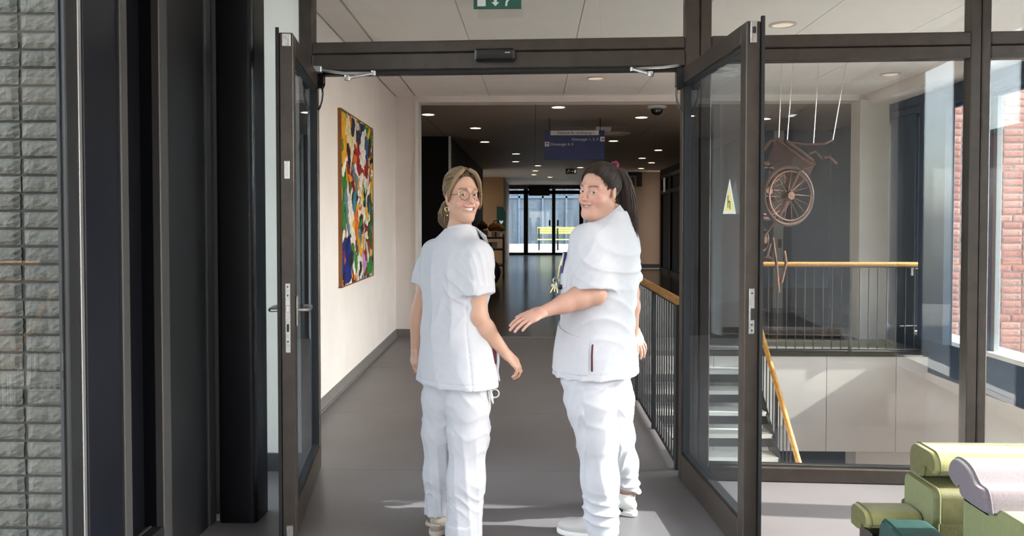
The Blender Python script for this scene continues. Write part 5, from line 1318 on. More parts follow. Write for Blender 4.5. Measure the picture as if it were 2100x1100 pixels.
# ------------------------------------------------------------------ first woman (glasses)
def build_woman_a():
    rng = np.random.default_rng(3)
    fw = dirv(50); rt = np.array((fw[1], -fw[0])); Y0 = 3.62
    ax = lambda px, py, Y=Y0: nv(W(px, py, Y))
    skin = (.575, .335, .240)
    # --- head
    O = ax(947, 404.5); R = head_frame((math.sin(math.radians(29)), -math.cos(math.radians(29))), math.radians(4), math.radians(0)); S = np.array((.905, .95, .955))
    hV, hQ, hC = make_head(O, R, S, 1.0, skin, (.50, .20, .185), (.15, .085, .05))
    nb = ax(942, 482); nb[2] = 1.40
    # --- joints
    cen = lambda z, px=935: np.array((W(px, 640, Y0).x, Y0, z))
    sh = lambda s, z=1.315: np.array((*(cen(z)[:2] + rt * .165 * s), z))
    shR, shL = sh(1), sh(-1)
    elR = ax(979, 655, 3.50); wrR = ax(1034, 722, 3.56); elL = ax(859, 640, 3.80); wrL = ax(853, 712, 3.82)
    hipR, hipL = cen(.86) + np.array((*(rt * .085), 0)), cen(.86) - np.array((*(rt * .085), 0))
    knR = ax(960, 890, 3.56); anR = ax(951, 1085, 3.55); knL = ax(902, 885, 3.70); anL = ax(898, 1066, 3.72)
    # --- body: one skin surface, trunk and legs under the clothes
    f = Field((cen(0)[0] - .34, 3.25, 0.02), (cen(0)[0] + .34, 4.0, 1.48), .011)
    c0 = cen(0)
    f.loft([(.80, c0[0], c0[1], .15, .10), (.95, c0[0], c0[1], .14, .095), (1.08, c0[0], c0[1], .125, .085), (1.25, c0[0], c0[1], .15, .095), (1.34, c0[0], c0[1], .13, .07), (1.39, c0[0], c0[1], .06, .05)], rt, fw)
    f.chain([hipR, knR, anR + (0, 0, .0)], [.075, .052, .036], .03); f.chain([hipL, knL, anL], [.075, .052, .036], .03)
    f.cone(shR, elR, .045, .04, .03); f.cone(shL, elL, .045, .04, .03)
    nk = O + R @ (nv((0, -.034, -.15)) * S)
    f.cone(nk, nb - (0, 0, .03), .05, .055, .03)
    parts = [f.mesh()]
    parts.append(limb_mesh([shR - (0, 0, .06), (shR + elR) / 2 - (0, 0, .01), elR + (0, 0, .02), elR + (wrR - elR) * .3, wrR], [.048, .0445, .0405, .0405, .0255], k=.02))
    parts.append(limb_mesh([shL - (0, 0, .06), (shL + elL) / 2, elL, elL + (wrL - elL) * .3, wrL], [.044, .042, .038, .038, .025], k=.02))
    parts.append(limb_mesh([nk + (0, 0, .03), nk, nb + (0, 0, .02), nb - (0, 0, .05)], [.050, .0505, .052, .07], k=.02))
    dR = nv(W(1060, 748, 3.58)) - nv(W(1034, 722, 3.56))
    parts.append(hand_field(wrR, dR, (.60, -.35, .72), (.1, 1, .15), (.35, .75, .6), s=.93, thumb_out=.35))
    parts.append(hand_field(wrL, (-.10, .05, -1), (-.85, -.5, 0), (.3, .95, 0), (.35, .5, .4), s=.9, thumb_out=.35))
    parts.append(limb_mesh([anL + (0, 0, .12), anL + (0, 0, .02), anL - (0, 0, .03)], [.04, .033, .034]))
    bc = np.concatenate([np.tile(np.array(skin), (len(p[0]), 1)) for p in parts])
    root = np_obj('person', parts + [(hV, hQ)], M_skin, None, np.concatenate([bc, hC]))
    tag(root, 'smiling woman with round glasses in white tunic, her arm hanging beside her pocket', 'person')
    head_details(O, R, S, 1.0, root, (.10, .14, .15), (0.05, 0, 1.5))
    # --- tunic
    h = .0042; X0 = c0[0]
    f = Field((X0 - .30, 3.22, .70), (X0 + .30, 4.02, 1.50), h)
    pr = [(1.435, X0 + .012, Y0, .060, .058), (1.405, X0 + .008, Y0, .098, .074), (1.365, X0, Y0, .158, .092), (1.31, X0, Y0, .188, .108), (1.20, X0, Y0, .184, .122), (1.06, X0, Y0, .168, .122), (.92, X0, Y0, .196, .136), (.81, X0 + .002, Y0, .216, .148), (.735, X0 + .004, Y0, .226, .154)]
    f.loft(pr, rt, fw, ex=2.2)
    sR = elR - shR; sR /= np.linalg.norm(sR); sL = elL - shL; sL /= np.linalg.norm(sL)
    eR, eL = shR + sR * .155, shL + sL * .15
    f.part([shR + (0, 0, .005), eR, eR + sR * .1], [.066, .069, .07], .05, cuts=[(eR, sR)]); f.part([shL + (0, 0, .005), eL, eL + sL * .1], [.064, .066, .066], .05, cuts=[(eL, sL)])
    def cuff(e, d, r):
        def fn(x, y, z):
            t = (x - e[0]) * d[0] + (y - e[1]) * d[1] + (z - e[2]) * d[2]
            rr = np.sqrt(np.maximum(0, (x - e[0]) ** 2 + (y - e[1]) ** 2 + (z - e[2]) ** 2 - t * t)); return np.maximum(rr - r, np.abs(t + .016) - .018)
        f.put(fn, e - .09, e + .09)
    cuff(eR, sR, .0745); cuff(eL, sL, .071)
    u_ = lambda x, y: (x - X0) * rt[0] + (y - Y0) * rt[1]; v_ = lambda x, y: (x - X0) * fw[0] + (y - Y0) * fw[1]
    def folds(x, y, z):
        u, v = u_(x, y), v_(x, y); back = sstep(-v, -.02, .06)
        d = -.011 * ridge(2 * np.pi * (u * 4.4 + .55 * (z - 1.1) + .04 * np.sin(9 * z))) * back * sstep(z, .86, 1.0) * (1 - sstep(z, 1.27, 1.36))
        d += -.009 * ridge(2 * np.pi * (u * 3.0 - 1.6 * z + .25 * np.sin(6 * u))) * gauss(z, 1.06, .10)
        d += -.004 * ridge(2 * np.pi * (u * 4.0 + .9 * z + .1 * np.sin(17 * z))) * (1 - sstep(z, .80, .95))
        # creases radiating from the armpit and a gathered sleeve
        d += -.009 * ridge(2 * np.pi * ((z - 1.2) * 7 + (u - .13) * 6 + .4 * v)) * gauss(u, .13, .06) * gauss(z, 1.20, .10)
        d += -.004 * ridge(2 * np.pi * (v * 16 + 3 * z)) * sstep(u, .13, .18) * sstep(z, 1.17, 1.21) * (1 - sstep(z, 1.32, 1.38))
        # side seam and hem stitch
        d += .003 * gauss(v, -.055 - .02 * (1.1 - z), .004) * sstep(u, .05, .10) * (1 - sstep(z, 1.16, 1.2))
        d += .0025 * gauss(z, .758, .003)
        return d
    f.shift(folds, .025)
    # slit at the side, with the flap standing off
    f.cone(nb + (.01, 0, -.02), nk + (0, 0, .03), .054, .056, .004, sub=True)
    V, Q = f.mesh(); tu = np_obj('tunic', [(smooth_mesh(V, Q, 1, .4), Q)], M_cloth, root)
    # stand collar
    ca, cb = nb + nv((.008, .0, -.008)), nk + nv((-.004, -.004, .026)); axc = (cb - ca) / np.linalg.norm(cb - ca)
    g_ = Field(ca - .11, cb + .11, .003)
    def ring(x, y, z):
        t = (x - ca[0]) * axc[0] + (y - ca[1]) * axc[1] + (z - ca[2]) * axc[2]; r = np.sqrt(np.maximum(0, (x - ca[0]) ** 2 + (y - ca[1]) ** 2 + (z - ca[2]) ** 2 - t * t))
        q = (x - ca[0]) * fw[0] + (y - ca[1]) * fw[1]; top = .050 - .016 * sstep(q, -.02, .07)
        return np.maximum(np.abs(r - (.066 - .10 * t + .012 * sstep(q, 0, .07))) - .0035, np.maximum(-.02 - t, t - top))
    g_.put(ring, ca - .08, cb + .08)
    V, Q = g_.mesh(); np_obj('collar', [(smooth_mesh(V, Q, 1, .5), Q)], M_cloth, tu)
    mb = MB(); p0 = nb + nv((*(rt * .052 + fw * .055), .035)); p1 = p0 + nv((*(rt * .045 + fw * .02), -.035)); p2 = p0 + nv((*(rt * .03 + fw * .045), -.075)); p3 = p0 + nv((*(rt * -.01 + fw * .03), -.03))
    off = nv((*(rt * .006), .004)); mb.add([p0, p1, p2, p3, p0 + off, p1 + off, p2 + off, p3 + off], [(0, 1, 2, 3), (4, 7, 6, 5), (0, 4, 5, 1), (1, 5, 6, 2), (2, 6, 7, 3), (3, 7, 4, 0)]); mb.build('collar_point', M_cloth, tu)
    # pocket edge standing open at the side
    def onside(u, v, z, o=0.0): return nv((X0 + rt[0] * u + fw[0] * v, Y0 + rt[1] * u + fw[1] * v, z))
    pk = [onside(.150, .078, .955), onside(.165, .092, .93), onside(.180, .102, .885), onside(.184, .100, .84), onside(.180, .097, .80), onside(.186, .106, .755)]
    MB().tube(pk, [.005, .008, .008, .007, .007, .004], 8).build('pocket_edge', M_cloth, tu, True)
    mb = MB(); mb.tube([onside(.160, .075, .94), onside(.172, .084, .89), onside(.176, .082, .84), onside(.176, .082, .81)], [.006, .013, .012, .004], 8); mb.build('pocket_lining', mat('dark_red_cloth', (.09, .012, .02), .8), tu, True)
    # --- trousers
    f = Field((X0 - .26, 3.30, .03), (X0 + .26, 3.98, .93), .0046)
    f.loft([(.74, X0, Y0, .175, .120), (.82, X0, Y0, .186, .128), (.90, X0, Y0, .178, .122)], rt, fw, ex=2.1)
    tR, tL = hipR - (0, 0, .08), hipL - (0, 0, .08)
    heR = anR + (0, 0, .018); heL = anL + (0, 0, .03)
    f.part([tR, (tR + knR) / 2, knR, (knR + heR) / 2, heR + (0, 0, -.06)], [.098, .092, .084, .078, .076], .04, .045, [(anR - (0, 0, .035), (0, 0, -1))])
    f.part([tL, (tL + knL) / 2, knL, (knL + heL) / 2, heL + (0, 0, -.05)], [.096, .088, .074, .064, .056], .02, .045, [(heL, (.0, -.15, -1))])
    def cuff2(e, r, hh, lo):
        def fn(x, y, z): return np.maximum(np.sqrt((x - e[0]) ** 2 + (y - e[1]) ** 2) - r, np.maximum(z - e[2] - hh, e[2] + lo - z))
        f.put(fn, e - .09, e + .09)
    cuff2(heL + (0, 0, .0), .0605, .035, .0); cuff2(anR - (0, 0, .02), .080, .05, -.015)
    def pf(x, y, z):
        u, v = u_(x, y), v_(x, y); leg = np.where(u * rt[0] > -.0, 1.0, 0.0)
        right = x > (hipR[0] + hipL[0]) / 2 + .0
        cxr = np.where(right, knR[0], knL[0]); a = np.arctan2(y - np.where(right, knR[1], knL[1]), x - cxr)
        d = -.010 * ridge(2 * np.pi * (z * 6.0 + .30 * np.sin(a * 1.0 + np.where(right, .6, 2.0)) + .2 * np.sin(3 * a))) * gauss(z, .53, .10) * (.35 + .65 * sstep(np.sin(a * 1.5 + 2), -.3, .6))
        d += -.006 * ridge(2 * np.pi * (z * 5.0 + .6 * a)) * gauss(z, .70, .06)
        d += -.006 * ridge(2 * np.pi * (z * 9 - .4 * np.sin(2 * a) + 1)) * gauss(z, .23, .07)
        d += -.006 * ridge(2 * np.pi * (a * .8 + .8 * z)) * (1 - sstep(z, .38, .6)) * .8
        d += .0022 * gauss(a, -.25, .03) * right
        return d
    f.shift(pf, .025)
    V, Q = f.mesh(); np_obj('trousers', [(smooth_mesh(V, Q, 1, .4), Q)], M_cloth, root)
    # --- shoes
    M_b = mat('beige_leather', (.46, .39, .31), .55, var=.06, vscale=40); M_bs = mat('beige_sole', (.52, .46, .38), .6)
    shl, T_ = shoe('shoe', (anL[0] - .012, anL[1] - .045, 0), (.35, .94), .25, M_b, M_bs, root, hgt=.105)
    MB().tube([T_((-.044, .02, .055)), T_((-.03, -.012, .058)), T_((0, -.024, .06)), T_((.03, -.012, .058)), T_((.044, .02, .055))], .010, 8).build('heel_strap', M_b, shl, True)
    MB().tube([T_((.03, .03, .10)), T_((0, .01, .115)), T_((-.03, .03, .105))], .014, 8).build('sock', mat('plum_sock', (.06, .03, .05), .8), shl, True)
    shoe('shoe', (anR[0] - .012, anR[1] - .04, 0), (-.12, .99), .24, M_b, M_bs, root, hgt=.105)
    # --- hair
    ta, tb = (.105, .066, .036), (.40, .275, .155)
    tie = (.0, -.112, .012)
    P1, T1 = scalp_hair(R, O, S, tie, rng, 1700, ta, tb, lift=1.02, pouf=.05)
    w2 = lambda p: O + R @ (nv(p) * S)
    tb_ = w2(tie); G = [tb_, tb_ + (-.020, .0, -.03), tb_ + (-.030, .0, -.075), tb_ + (-.030, -.005, -.12), tb_ + (-.012, -.015, -.155)]
    P2, T2 = tail(G, [.012, .026, .032, .028, .012], 420, rng, ta, tb, .012)
    P3 = []
    for i in range(155):      # loose locks that frame the face
        o = rng.normal(size=3) * .0042
        if i < 95: pts = [(-.012, .070, .122), (-.040, .082, .105), (-.066, .070, .065), (-.078, .052, .015), (-.080, .045, -.030), (-.072, .042, -.062)]
        elif i < 155: pts = [(.018, .070, .120), (.046, .074, .098), (.066, .056, .062), (.076, .030, .020), (.078, .014, -.012)]
        else: pts = [(.05, -.06, .10), (.075, -.085, .10), (.085, -.10, .085), (.08, -.115, .06)]
        L = rng.uniform(.8, 1.0); q = np.array(pts) + o; k_ = np.linspace(0, L * (len(pts) - 1), 12)
        P3.append([w2([np.interp(t, range(len(pts)), q[:, j]) for j in range(3)]) for t in k_])
    T3 = [np.array(ta) * .35 + np.array(tb) * rng.uniform(.4, .9) for _ in P3]
    sv, sq, sc_ = strands(P1 + P2 + P3, .00135, T1 + T2 + T3)
    cv, cq, cc_ = hair_cap(R, O, S, np.array(ta) * .9)
    hr = np_obj('hair', [(sv, sq), (cv, cq)], M_hair, root, np.concatenate([sc_, cc_])); hr['label'] = 'dark blond hair tied back with loose locks'
    # --- round wire glasses
    gl = empty('glasses'); gl.parent = root; gl['label'] = 'thin round brown wire glasses'
    M_wire = mat('brown_wire', (.12, .06, .05), .3, .7); M_gold = mat('gold_metal', (.75, .55, .25), .25, 1.0)
    for s in (-1, 1):
        c = nv((s * .0335, .1035, -.001)); tl = s * -.16
        pts = [w2(c + nv((.0245 * math.cos(a), .0245 * math.cos(a) * tl * .9, .0232 * math.sin(a)))) for a in np.linspace(0, 2 * math.pi, 33)]
        MB().tube(pts, .00125, 6, False).build('rim', M_wire, gl, True)
        MB().tube([w2((s * .058, .100, .004)), w2((s * .068, .088, .005)), w2((s * .077, .03, .006)), w2((s * .079, -.01, .006))], .0013, 6).build('temple', M_wire, gl, True)
        MB().disc_lathe([(.0001, -.003), (.0032, -.0025), (.0032, .0025), (.0001, .003)], w2((s * .0595, .0985, .004)), 8).build('hinge', M_gold, gl, True)
        ctr = w2(c); mb = MB(); mb.add([ctr] + pts[:-1], [(0, i + 1, (i + 1) % 32 + 1) for i in range(32)]); mb.build('lens', M_spec, gl)
    MB().tube([w2((-.0105, .108, .006)), w2((0, .1125, .009)), w2((.0105, .108, .006))], .0013, 6).build('bridge', M_gold, gl, True)
    e0 = w2((.079, -.006, -.045)); er = empty('earring'); er.parent = root
    MB().torus(e0 + nv((0, 0, -.012)), .009, .0018, 'y', 20, 6).build('hoop', M_gold, er, True); MB().disc_lathe([(.0005, -.007), (.006, -.003), (.006, .003), (.0005, .007)], e0 + nv((.003, -.004, -.026)), 10).build('drop', mat('garnet', (.12, .02, .02), .2), er, True)
    MB().disc_lathe([(.0005, -.006), (.0045, -.002), (.0045, .002), (.0005, .006)], e0 + nv((.002, -.004, -.039)), 10).build('drop', M_gold, er, True)
    # --- keys clipped at the trouser pocket
    kp = onside(.185, .062, .735)
    kb = empty('badge_clip', kp, label='white cord and steel clip hanging at the trouser pocket of the woman with glasses', cat='badge clip')
    MB().cbox(-.008, .008, -.004, .004, -.01, .03, .002).build('clip', M_steel, kb); MB().cbox(.010, .018, -.004, .004, -.012, .026, .002).build('clip', M_steel, kb)
    MB().torus((.016, 0, -.03), .018, .003, 'y', 18, 6).build('cord', M_plasticw, kb, True)
    MB().tube([(-.004, 0, -.01), (0, -.004, -.04), (.008, 0, -.075)], [.004, .008, .003], 6).build('cord_end', M_plasticw, kb, True)
    return root
build_woman_a()

# ------------------------------------------------------------------ second woman (ponytail)
def build_woman_b():
    rng = np.random.default_rng(5)
    fw = np.array((-.80, .60)); rt = np.array((fw[1], -fw[0])); lf = -rt; Y0 = 3.75
    ax = lambda px, py, Y=Y0: nv(W(px, py, Y))
    skin = (.58, .325, .245)
    al = math.radians(-43)
    O = ax(1229, 393.5, 3.70); R = head_frame((math.sin(al), -math.cos(al)), math.radians(-3), math.radians(-6)); S = np.array((1.03, 1.0, .965))
    hV, hQ, hC = make_head(O, R, S, .6, skin, (.47, .19, .175), (.05, .03, .022), full=.45)
    nk = O + R @ (nv((0, -.036, -.14)) * S)
    zs_ = [(1.515, 1257), (1.49, 1254), (1.455, 1249), (1.40, 1243), (1.30, 1236), (1.15, 1229), (1.0, 1225), (.87, 1223), (.755, 1223)]
    cx = lambda z: float(np.interp(-z, [-q[0] for q in zs_], [W(q[1], 453 - (q[0] - 1.47) / Y0 * F_PX, Y0).x for q in zs_]))
    at = lambda z, u=0, v=0: nv((cx(z) + rt[0] * u + fw[0] * v, Y0 + rt[1] * u + fw[1] * v, z))
    nb = at(1.47)
    shL, shR = at(1.385, -.165), at(1.385, .145)
    elL = ax(1216, 602, 3.57); wrL = ax(1118, 638, 3.50); elR = ax(1292, 600, 3.93); wrR = ax(1298, 672, 3.97)
    hipL, hipR = at(.86, -.09), at(.86, .09)
    knL = ax(1226, 890, 3.68); anL = ax(1236, 1078, 3.70); knR = ax(1263, 895, 3.90); anR = ax(1288, 1015, 4.02)
    f = Field((cx(1.) - .36, 3.30, .02), (cx(1.) + .40, 4.25, 1.55), .011)
    f.loft([(.80, cx(.8), Y0, .165, .13), (1.0, cx(1.), Y0, .15, .125), (1.15, cx(1.15), Y0, .15, .12), (1.33, cx(1.33), Y0, .16, .11), (1.42, cx(1.42), Y0, .12, .08), (1.47, cx(1.47), Y0, .06, .05)], rt, fw)
    f.chain([hipR, knR, anR], [.08, .055, .038], .03); f.chain([hipL, knL, anL], [.08, .055, .038], .03); f.cone(shR, elR, .05, .045, .03); f.cone(shL, elL, .05, .045, .03); f.cone(nk, nb, .055, .06, .03)
    parts = [f.mesh()]
    parts.append(limb_mesh([shL - (0, 0, .08), (shL + elL) / 2 - (0, 0, .03), elL + (.008, .0, .0), elL + (wrL - elL) * .30 + (0, 0, .004), elL + (wrL - elL) * .6, wrL], [.058, .058, .050, .0485, .039, .0275], k=.025))
    parts.append(limb_mesh([shR - (0, 0, .08), (shR + elR) / 2, elR, elR + (wrR - elR) * .4, wrR], [.055, .05, .043, .042, .028], k=.02))
    parts.append(limb_mesh([nk + (0, 0, .04), nk, nb + (0, 0, .02), nb - (0, 0, .05)], [.056, .058, .062, .075], k=.02))
    dL = nv(W(1085, 652, 3.46)) - nv(W(1118, 638, 3.50))
    parts.append(hand_field(wrL, dL, (-.25, -.62, .74), (.25, .9, .35), (.20, .25, .2), s=.97, thumb_out=.55))
    parts.append(hand_field(wrR, (.42, .15, -.9), (.75, -.6, .2), (-.4, .4, .2), (.1, .25, .25), s=.95, spread=.22, thumb_out=.4))
    parts.append(limb_mesh([anR + (0, 0, .14), anR + (0, 0, .03), anR - (0, 0, .03)], [.044, .036, .036])); parts.append(limb_mesh([anL + (0, 0, .14), anL + (0, 0, .03), anL - (0, 0, .02)], [.044, .036, .036]))
    bc = np.concatenate([np.tile(np.array(skin), (len(p[0]), 1)) for p in parts])
    root = np_obj('person', parts + [(hV, hQ)], M_skin, None, np.concatenate([bc, hC]))
    tag(root, 'smiling woman with long dark ponytail in white tunic, one forearm held out by the railing', 'person')
    head_details(O, R, S, .6, root, (.05, .03, .02), (0.0, 0, 1.47))
    # --- tunic
    X0 = cx(1.1)
    f = Field((X0 - .31, 3.36, .72), (X0 + .32, 4.16, 1.57), .0043)
    wd = [.064, .092, .130, .178, .194, .190, .188, .205, .218]; dp = [.062, .076, .092, .120, .158, .166, .160, .172, .186]
    f.loft([(q[0], cx(q[0]), Y0, a, b) for q, a, b in zip(zs_, wd, dp)], rt, fw, ex=2.2)
    sL = elL - shL; sL /= np.linalg.norm(sL); sR = elR - shR; sR /= np.linalg.norm(sR); eL, eR = shL + sL * .225, shR + sR * .22
    f.part([shL, eL, eL + sL * .1], [.074, .083, .085], .05, cuts=[(eL, sL * .6 + nv((0, 0, -.5)))]); f.part([shR, eR, eR + sR * .1], [.062, .064, .064], .05, cuts=[(eR, sR)])
    u_ = lambda x, y, z: (x - np.interp(-z, [-q[0] for q in zs_], [cx(q[0]) for q in zs_])) * rt[0] + (y - Y0) * rt[1]; v_ = lambda x, y, z: (x - np.interp(-z, [-q[0] for q in zs_], [cx(q[0]) for q in zs_])) * fw[0] + (y - Y0) * fw[1]
    def folds(x, y, z):
        u, v = u_(x, y, z), v_(x, y, z)
        d = -.009 * ridge(2 * np.pi * ((z - 1.3) * 4.2 - v * 5.0 + .25 * np.sin(11 * z + 8 * v))) * gauss(z, 1.28, .15) * sstep(-v, -.03, .06)
        d += -.008 * ridge(2 * np.pi * (z * 5.2 + u * 3.0 + v * 2.2 + .2 * np.sin(9 * v))) * gauss(z, 1.02, .13) * sstep(-v, -.08, .05)
        d += -.005 * ridge(2 * np.pi * (v * 7 + 1.2 * z)) * (1 - sstep(z, .84, 1.0))
        d += -.004 * ridge(2 * np.pi * (v * 9 + z * 2.2 + .2 * np.sin(20 * z))) * sstep(-u, .14, .2) * sstep(z, 1.17, 1.22) * (1 - sstep(z, 1.36, 1.44))
        d += .003 * gauss(v, -.02 - .04 * (1.15 - z), .004) * sstep(-u, .05, .1) * (1 - sstep(z, 1.14, 1.18))
        d += .0025 * gauss(z, .782, .003)
        return d
    f.shift(folds, .025)
    f.cone(nb + (0, 0, -.02), nk + (0, 0, .06), .058, .061, .004, sub=True)
    V, Q = f.mesh(); tu = np_obj('tunic', [(smooth_mesh(V, Q, 1, .4), Q)], M_cloth, root)
    # neck band
    ca, cb = nb + nv((.0, .0, .012)), nk + nv((.012, .006, .05)); axc = (cb - ca) / np.linalg.norm(cb - ca); g_ = Field(ca - .13, cb + .13, .003)
    def ring(x, y, z):
        t = (x - ca[0]) * axc[0] + (y - ca[1]) * axc[1] + (z - ca[2]) * axc[2]; r = np.sqrt(np.maximum(0, (x - ca[0]) ** 2 + (y - ca[1]) ** 2 + (z - ca[2]) ** 2 - t * t))
        q = (x - ca[0]) * fw[0] + (y - ca[1]) * fw[1]; top = .034 - .034 * sstep(q, -.03, .07)
        return np.maximum(np.abs(r - (.071 - .10 * t)) - .0032, np.maximum(-.030 - t, t - top))
    g_.put(ring, ca - .1, cb + .1); V, Q = g_.mesh(); np_obj('neck_band', [(smooth_mesh(V, Q, 1, .5), Q)], M_cloth2, tu)
    # hip pocket on the near side, chest pocket
    def patch(u0, u1, vz, name, th=.006, m=M_cloth):
        """cloth patch that hugs the tunic: grid of (angle, z) pushed outward"""
        n_a, n_z = 14, 14; Vv = []; 
        for j in range(n_z + 1):
            for i in range(n_a + 1):
                fa, fz = i / n_a, j / n_z; a = u0 + (u1 - u0) * fa; z = vz(fa, fz)
                w_ = float(np.interp(-z, [-q[0] for q in zs_], wd)); d_ = float(np.interp(-z, [-q[0] for q in zs_], dp)); c_, s_ = math.cos(a), math.sin(a)
                k_ = (abs(c_) ** 2.2 + abs(s_) ** 2.2) ** (-1 / 2.2); bul = th + .006 * math.sin(math.pi * fa) * math.sin(math.pi * min(1, fz))
                Vv.append(at(z, -(w_ * k_ + bul) * c_, (d_ * k_ + bul) * s_))
        n1 = len(Vv); V2 = [at(p[2], 0, 0) + (p - at(p[2], 0, 0)) * .94 for p in Vv]; mb = MB(); Fc = []
        g = lambda j, i: j * (n_a + 1) + i
        for j in range(n_z):
            for i in range(n_a): Fc.append((g(j, i), g(j, i + 1), g(j + 1, i + 1), g(j + 1, i)))
        rim = [g(0, i) for i in range(n_a)] + [g(j, n_a) for j in range(n_z)] + [g(n_z, i) for i in range(n_a, 0, -1)] + [g(j, 0) for j in range(n_z, 0, -1)]
        Fc += [(rim[i], rim[(i + 1) % len(rim)], n1 + rim[(i + 1) % len(rim)], n1 + rim[i]) for i in range(len(rim))]
        mb.add(Vv + V2, Fc); return mb.build(name, m, tu, True)
    patch(-.46, 1.15, lambda a, z: .785 + (.935 + .065 * a - .785) * z, 'hip_pocket', .008)
    patch(.40, 1.0, lambda a, z: 1.16 + .13 * z, 'chest_pocket', .004)
    patch(-.565, -.52, lambda a, z: .80 + .12 * z, 'side_slit', .003, mat('dark_red_cloth', (.09, .012, .02), .8))
    # --- trousers
    f = Field((X0 - .30, 3.40, .0), (X0 + .40, 4.25, .94), .0047)
    f.loft([(.74, cx(.8), Y0, .170, .150), (.82, cx(.82), Y0, .182, .156), (.91, cx(.9), Y0, .175, .15)], rt, fw, ex=2.1)
    tL, tR = hipL - (0, 0, .08), hipR - (0, 0, .08)
    f.part([tL, (tL + knL) / 2 + (-.005, 0, 0), knL, (knL + anL) / 2 + (.0, 0, 0), anL + (-.004, 0, -.04)], [.112, .106, .092, .080, .080], .04, .045, [(anL - (0, 0, .045), (.2, 0, -1))])
    heR = anR + (.0, 0, .035)
    f.part([tR, (tR + knR) / 2, knR, (knR + heR) / 2, heR + (0, 0, -.05)], [.108, .098, .078, .068, .062], .02, .045, [(heR, (-.25, -.1, -1))])
    def pf(x, y, z):
        right = (x - .62 * (y - 3.75)) > (knL[0] + knR[0]) / 2 - .015
        a = np.arctan2(y - np.where(right, knR[1], knL[1]), x - np.where(right, knR[0], knL[0]))
        d = -.012 * ridge(2 * np.pi * (z * 4.6 + .5 * np.sin(a * 1.0 + np.where(right, 2.6, .4)) + .3 * np.sin(2.5 * a + 6 * z))) * (gauss(z, .58, .12) + .5 * gauss(z, .42, .06)) * (.4 + .6 * sstep(np.sin(a * 2 + 1), -.5, .5))
        d += -.007 * ridge(2 * np.pi * (z * 4.5 - .7 * a)) * gauss(z, .70, .07)
        d += -.012 * ridge(2 * np.pi * (z * 10 + .45 * np.sin(a + 1.2))) * gauss(z, .13, .07)
        d += -.006 * ridge(2 * np.pi * (a * .9 + .6 * z)) * gauss(z, .30, .12)
        return d
    f.shift(pf, .025)
    V, Q = f.mesh(); np_obj('trousers', [(smooth_mesh(V, Q, 1, .4), Q)], M_cloth, root)
    # --- shoes
    M_ws = mat('white_sneaker', (.68, .67, .62), .55, var=.05, vscale=30); M_wss = mat('white_sole', (.74, .73, .70), .5); M_gs = mat('grey_beige_sneaker', (.50, .46, .44), .6)
    s1, T_ = shoe('shoe', (anR[0] + .022, anR[1] - .065, 0.0), (-.72, .70), .25, M_ws, M_wss, root, hgt=.10)
    MB().cbox(-.004, .004, -.02, .02, -.007, .007, .002).build('air_window', M_plasticb, s1).matrix_local = Matrix.Translation(T_((.046, .055, .030))) @ Matrix.Rotation(math.radians(45), 4, 'Z')
    shoe('shoe', (anL[0] + .035, anL[1] - .03, 0), (-.95, .30), .25, M_gs, M_wss, root, hgt=.10)
    # --- hair and ponytail
    ta, tb = (.014, .009, .007), (.070, .042, .030)
    tie = (.0, -.088, .112)
    P1, T1 = scalp_hair(R, O, S, tie, rng, 1700, ta, tb, lift=1.005)
    w2 = lambda p: O + R @ (nv(p) * S)
    t0_ = w2((0, -.098, .118)); E = nv(W(1299, 492, 3.80))
    G = [t0_, t0_ + (.03, .02, -.012), t0_ + (.052, .03, -.07), t0_ + (.068, .03, -.15), t0_ * .25 + E * .75 + (.004, 0, 0), E]
    P2, T2 = tail(G, [.012, .024, .034, .036, .032, .016], 700, rng, ta, (.10, .055, .035), .012)
    for k_ in range(len(T2)): T2[k_] = T2[k_]
    sv, sq, sc_ = strands(P1 + P2, .00135, T1 + T2); cv, cq, cc_ = hair_cap(R, O, S, np.array(ta) * 1.2)
    hr = np_obj('hair', [(sv, sq), (cv, cq)], M_hair, root, np.concatenate([sc_, cc_])); hr['label'] = 'long dark brown hair in a high ponytail'
    sc2 = MB(); c = w2((0, -.098, .116)); u3 = (G[1] - G[0]) / np.linalg.norm(G[1] - G[0]); u3 = Vector(u3); s3 = u3.orthogonal().normalized(); q3 = u3.cross(s3)
    pts = []
    for i in range(41):
        a = i / 40 * 2 * math.pi; rr = .022 + .003 * math.sin(a * 9); pts.append(Vector(c) + (s3 * math.cos(a) + q3 * math.sin(a)) * rr + u3 * .004 * math.cos(a * 7))
    sc2.tube(pts, .0085, 8, False); so = sc2.build('scrunchie', mat('red_scrunchie', (.32, .02, .06), .8, col2=(.02, .015, .03), vscale=160), root, True); so['label'] = 'red hair tie'
    er = MB(); e0 = w2((-.082, -.004, -.036)); er.torus(e0, .006, .0014, 'y', 16, 6); er.build('earring', mat('gold_metal', (.75, .55, .25), .25, 1.0), root, True)
    MB().tube([nb + nv((*(fw * .062 + rt * a), -.02 - abs(a) * -.35)) for a in np.linspace(-.06, .06, 9)], .0015, 5).build('necklace', mat('gold_metal', (.75, .55, .25), .25, 1.0), root, True)
    # --- pens and keys at the chest pocket
    M_pen = mat('blue_pen', (.012, .012, .10), .3)
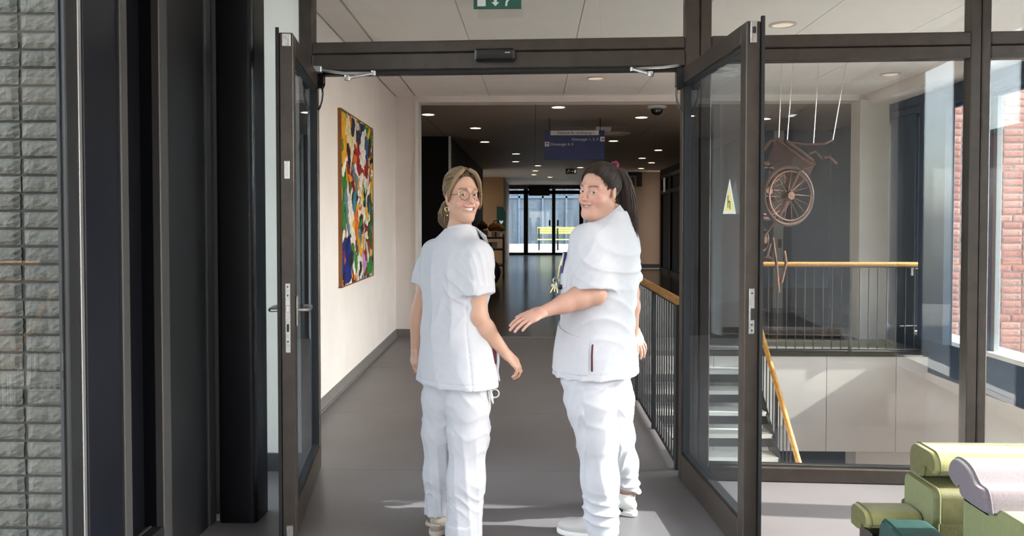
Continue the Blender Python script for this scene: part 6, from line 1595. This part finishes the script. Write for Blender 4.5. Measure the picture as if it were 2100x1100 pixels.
    def surf(z, a, o): 
        w_ = float(np.interp(-z, [-q[0] for q in zs_], wd)); d_ = float(np.interp(-z, [-q[0] for q in zs_], dp)); c_, s_ = math.cos(a), math.sin(a); k_ = (abs(c_) ** 2.2 + abs(s_) ** 2.2) ** (-1 / 2.2)
        return at(z, -(w_ * k_ + o) * c_, (d_ * k_ + o) * s_)
    for i, (a, z, ln, lab) in enumerate(((.62, 1.315, .085, 'dark blue pen clipped in the chest pocket'), (.76, 1.312, .09, 'slim dark pen clipped in the chest pocket'))):
        p = surf(z, a, .012); q = surf(z - ln, a, .013); po = empty('pen', p, label=lab, cat='pen')
        MB().tube([nv((0, 0, .012)), nv((0, 0, 0)), q - p], [.007, .0065, .004], 8).build('barrel', M_pen, po, True)
        MB().tube([nv((-.002, -.007, .008)), (q - p) * .55 + nv((-.002, -.007, 0))], .0022, 6).build('clip', M_steel if i else M_pen, po, True)
    p = surf(1.30, 1.02, .014); ko = empty('key_bunch', p, label='bunch of keys and charms hanging from the chest pocket', cat='keys')
    n0 = surf(1.20, 1.05, .024) - p; M_br = mat('brass', (.55, .45, .22), .3, .9)
    MB().tube([nv((0, 0, 0)), n0 * .5 + nv((-.004, -.004, 0)), n0], .0035, 6).build('chain', M_br, ko, True)
    MB().torus(n0 + nv((-.008, 0, -.012)), .014, .003, 'y', 18, 6).build('ring', M_steel, ko, True)
    for j, (ang_, ln) in enumerate(((-.5, .055), (-.2, .045), (.15, .05), (-.9, .035))):
        e = n0 + nv((-.008 + math.sin(ang_) * ln, -.004 * j, -.02 - math.cos(ang_) * ln)); MB().tube([n0 + nv((-.008, 0, -.02)), e], [.006, .003], 6).build('key', M_br, ko, True)
        MB().disc_lathe([(.0085, -.0015), (.0085, .0015)], n0 + nv((-.01 + math.sin(ang_) * .018, -.004 * j, -.022 - math.cos(ang_) * .018)), 12, 'y').build('charm', [M_plasticw, M_br, M_steel, M_plasticw][j], ko, True)
    mb = MB(); p = surf(1.165, .62, .012); bo = empty('button_badge', p, label='small dark round button on the tunic front of the ponytail woman', cat='button')
    MB().disc_lathe([(.0005, -.004), (.011, -.002), (.011, .004)], (0, 0, 0), 14, 'y').build('disc', M_plasticb, bo, True); MB().torus((0, -.002, 0), .011, .0012, 'y', 16, 5).build('rim', M_plasticb, bo, True)
    return root
build_woman_b()
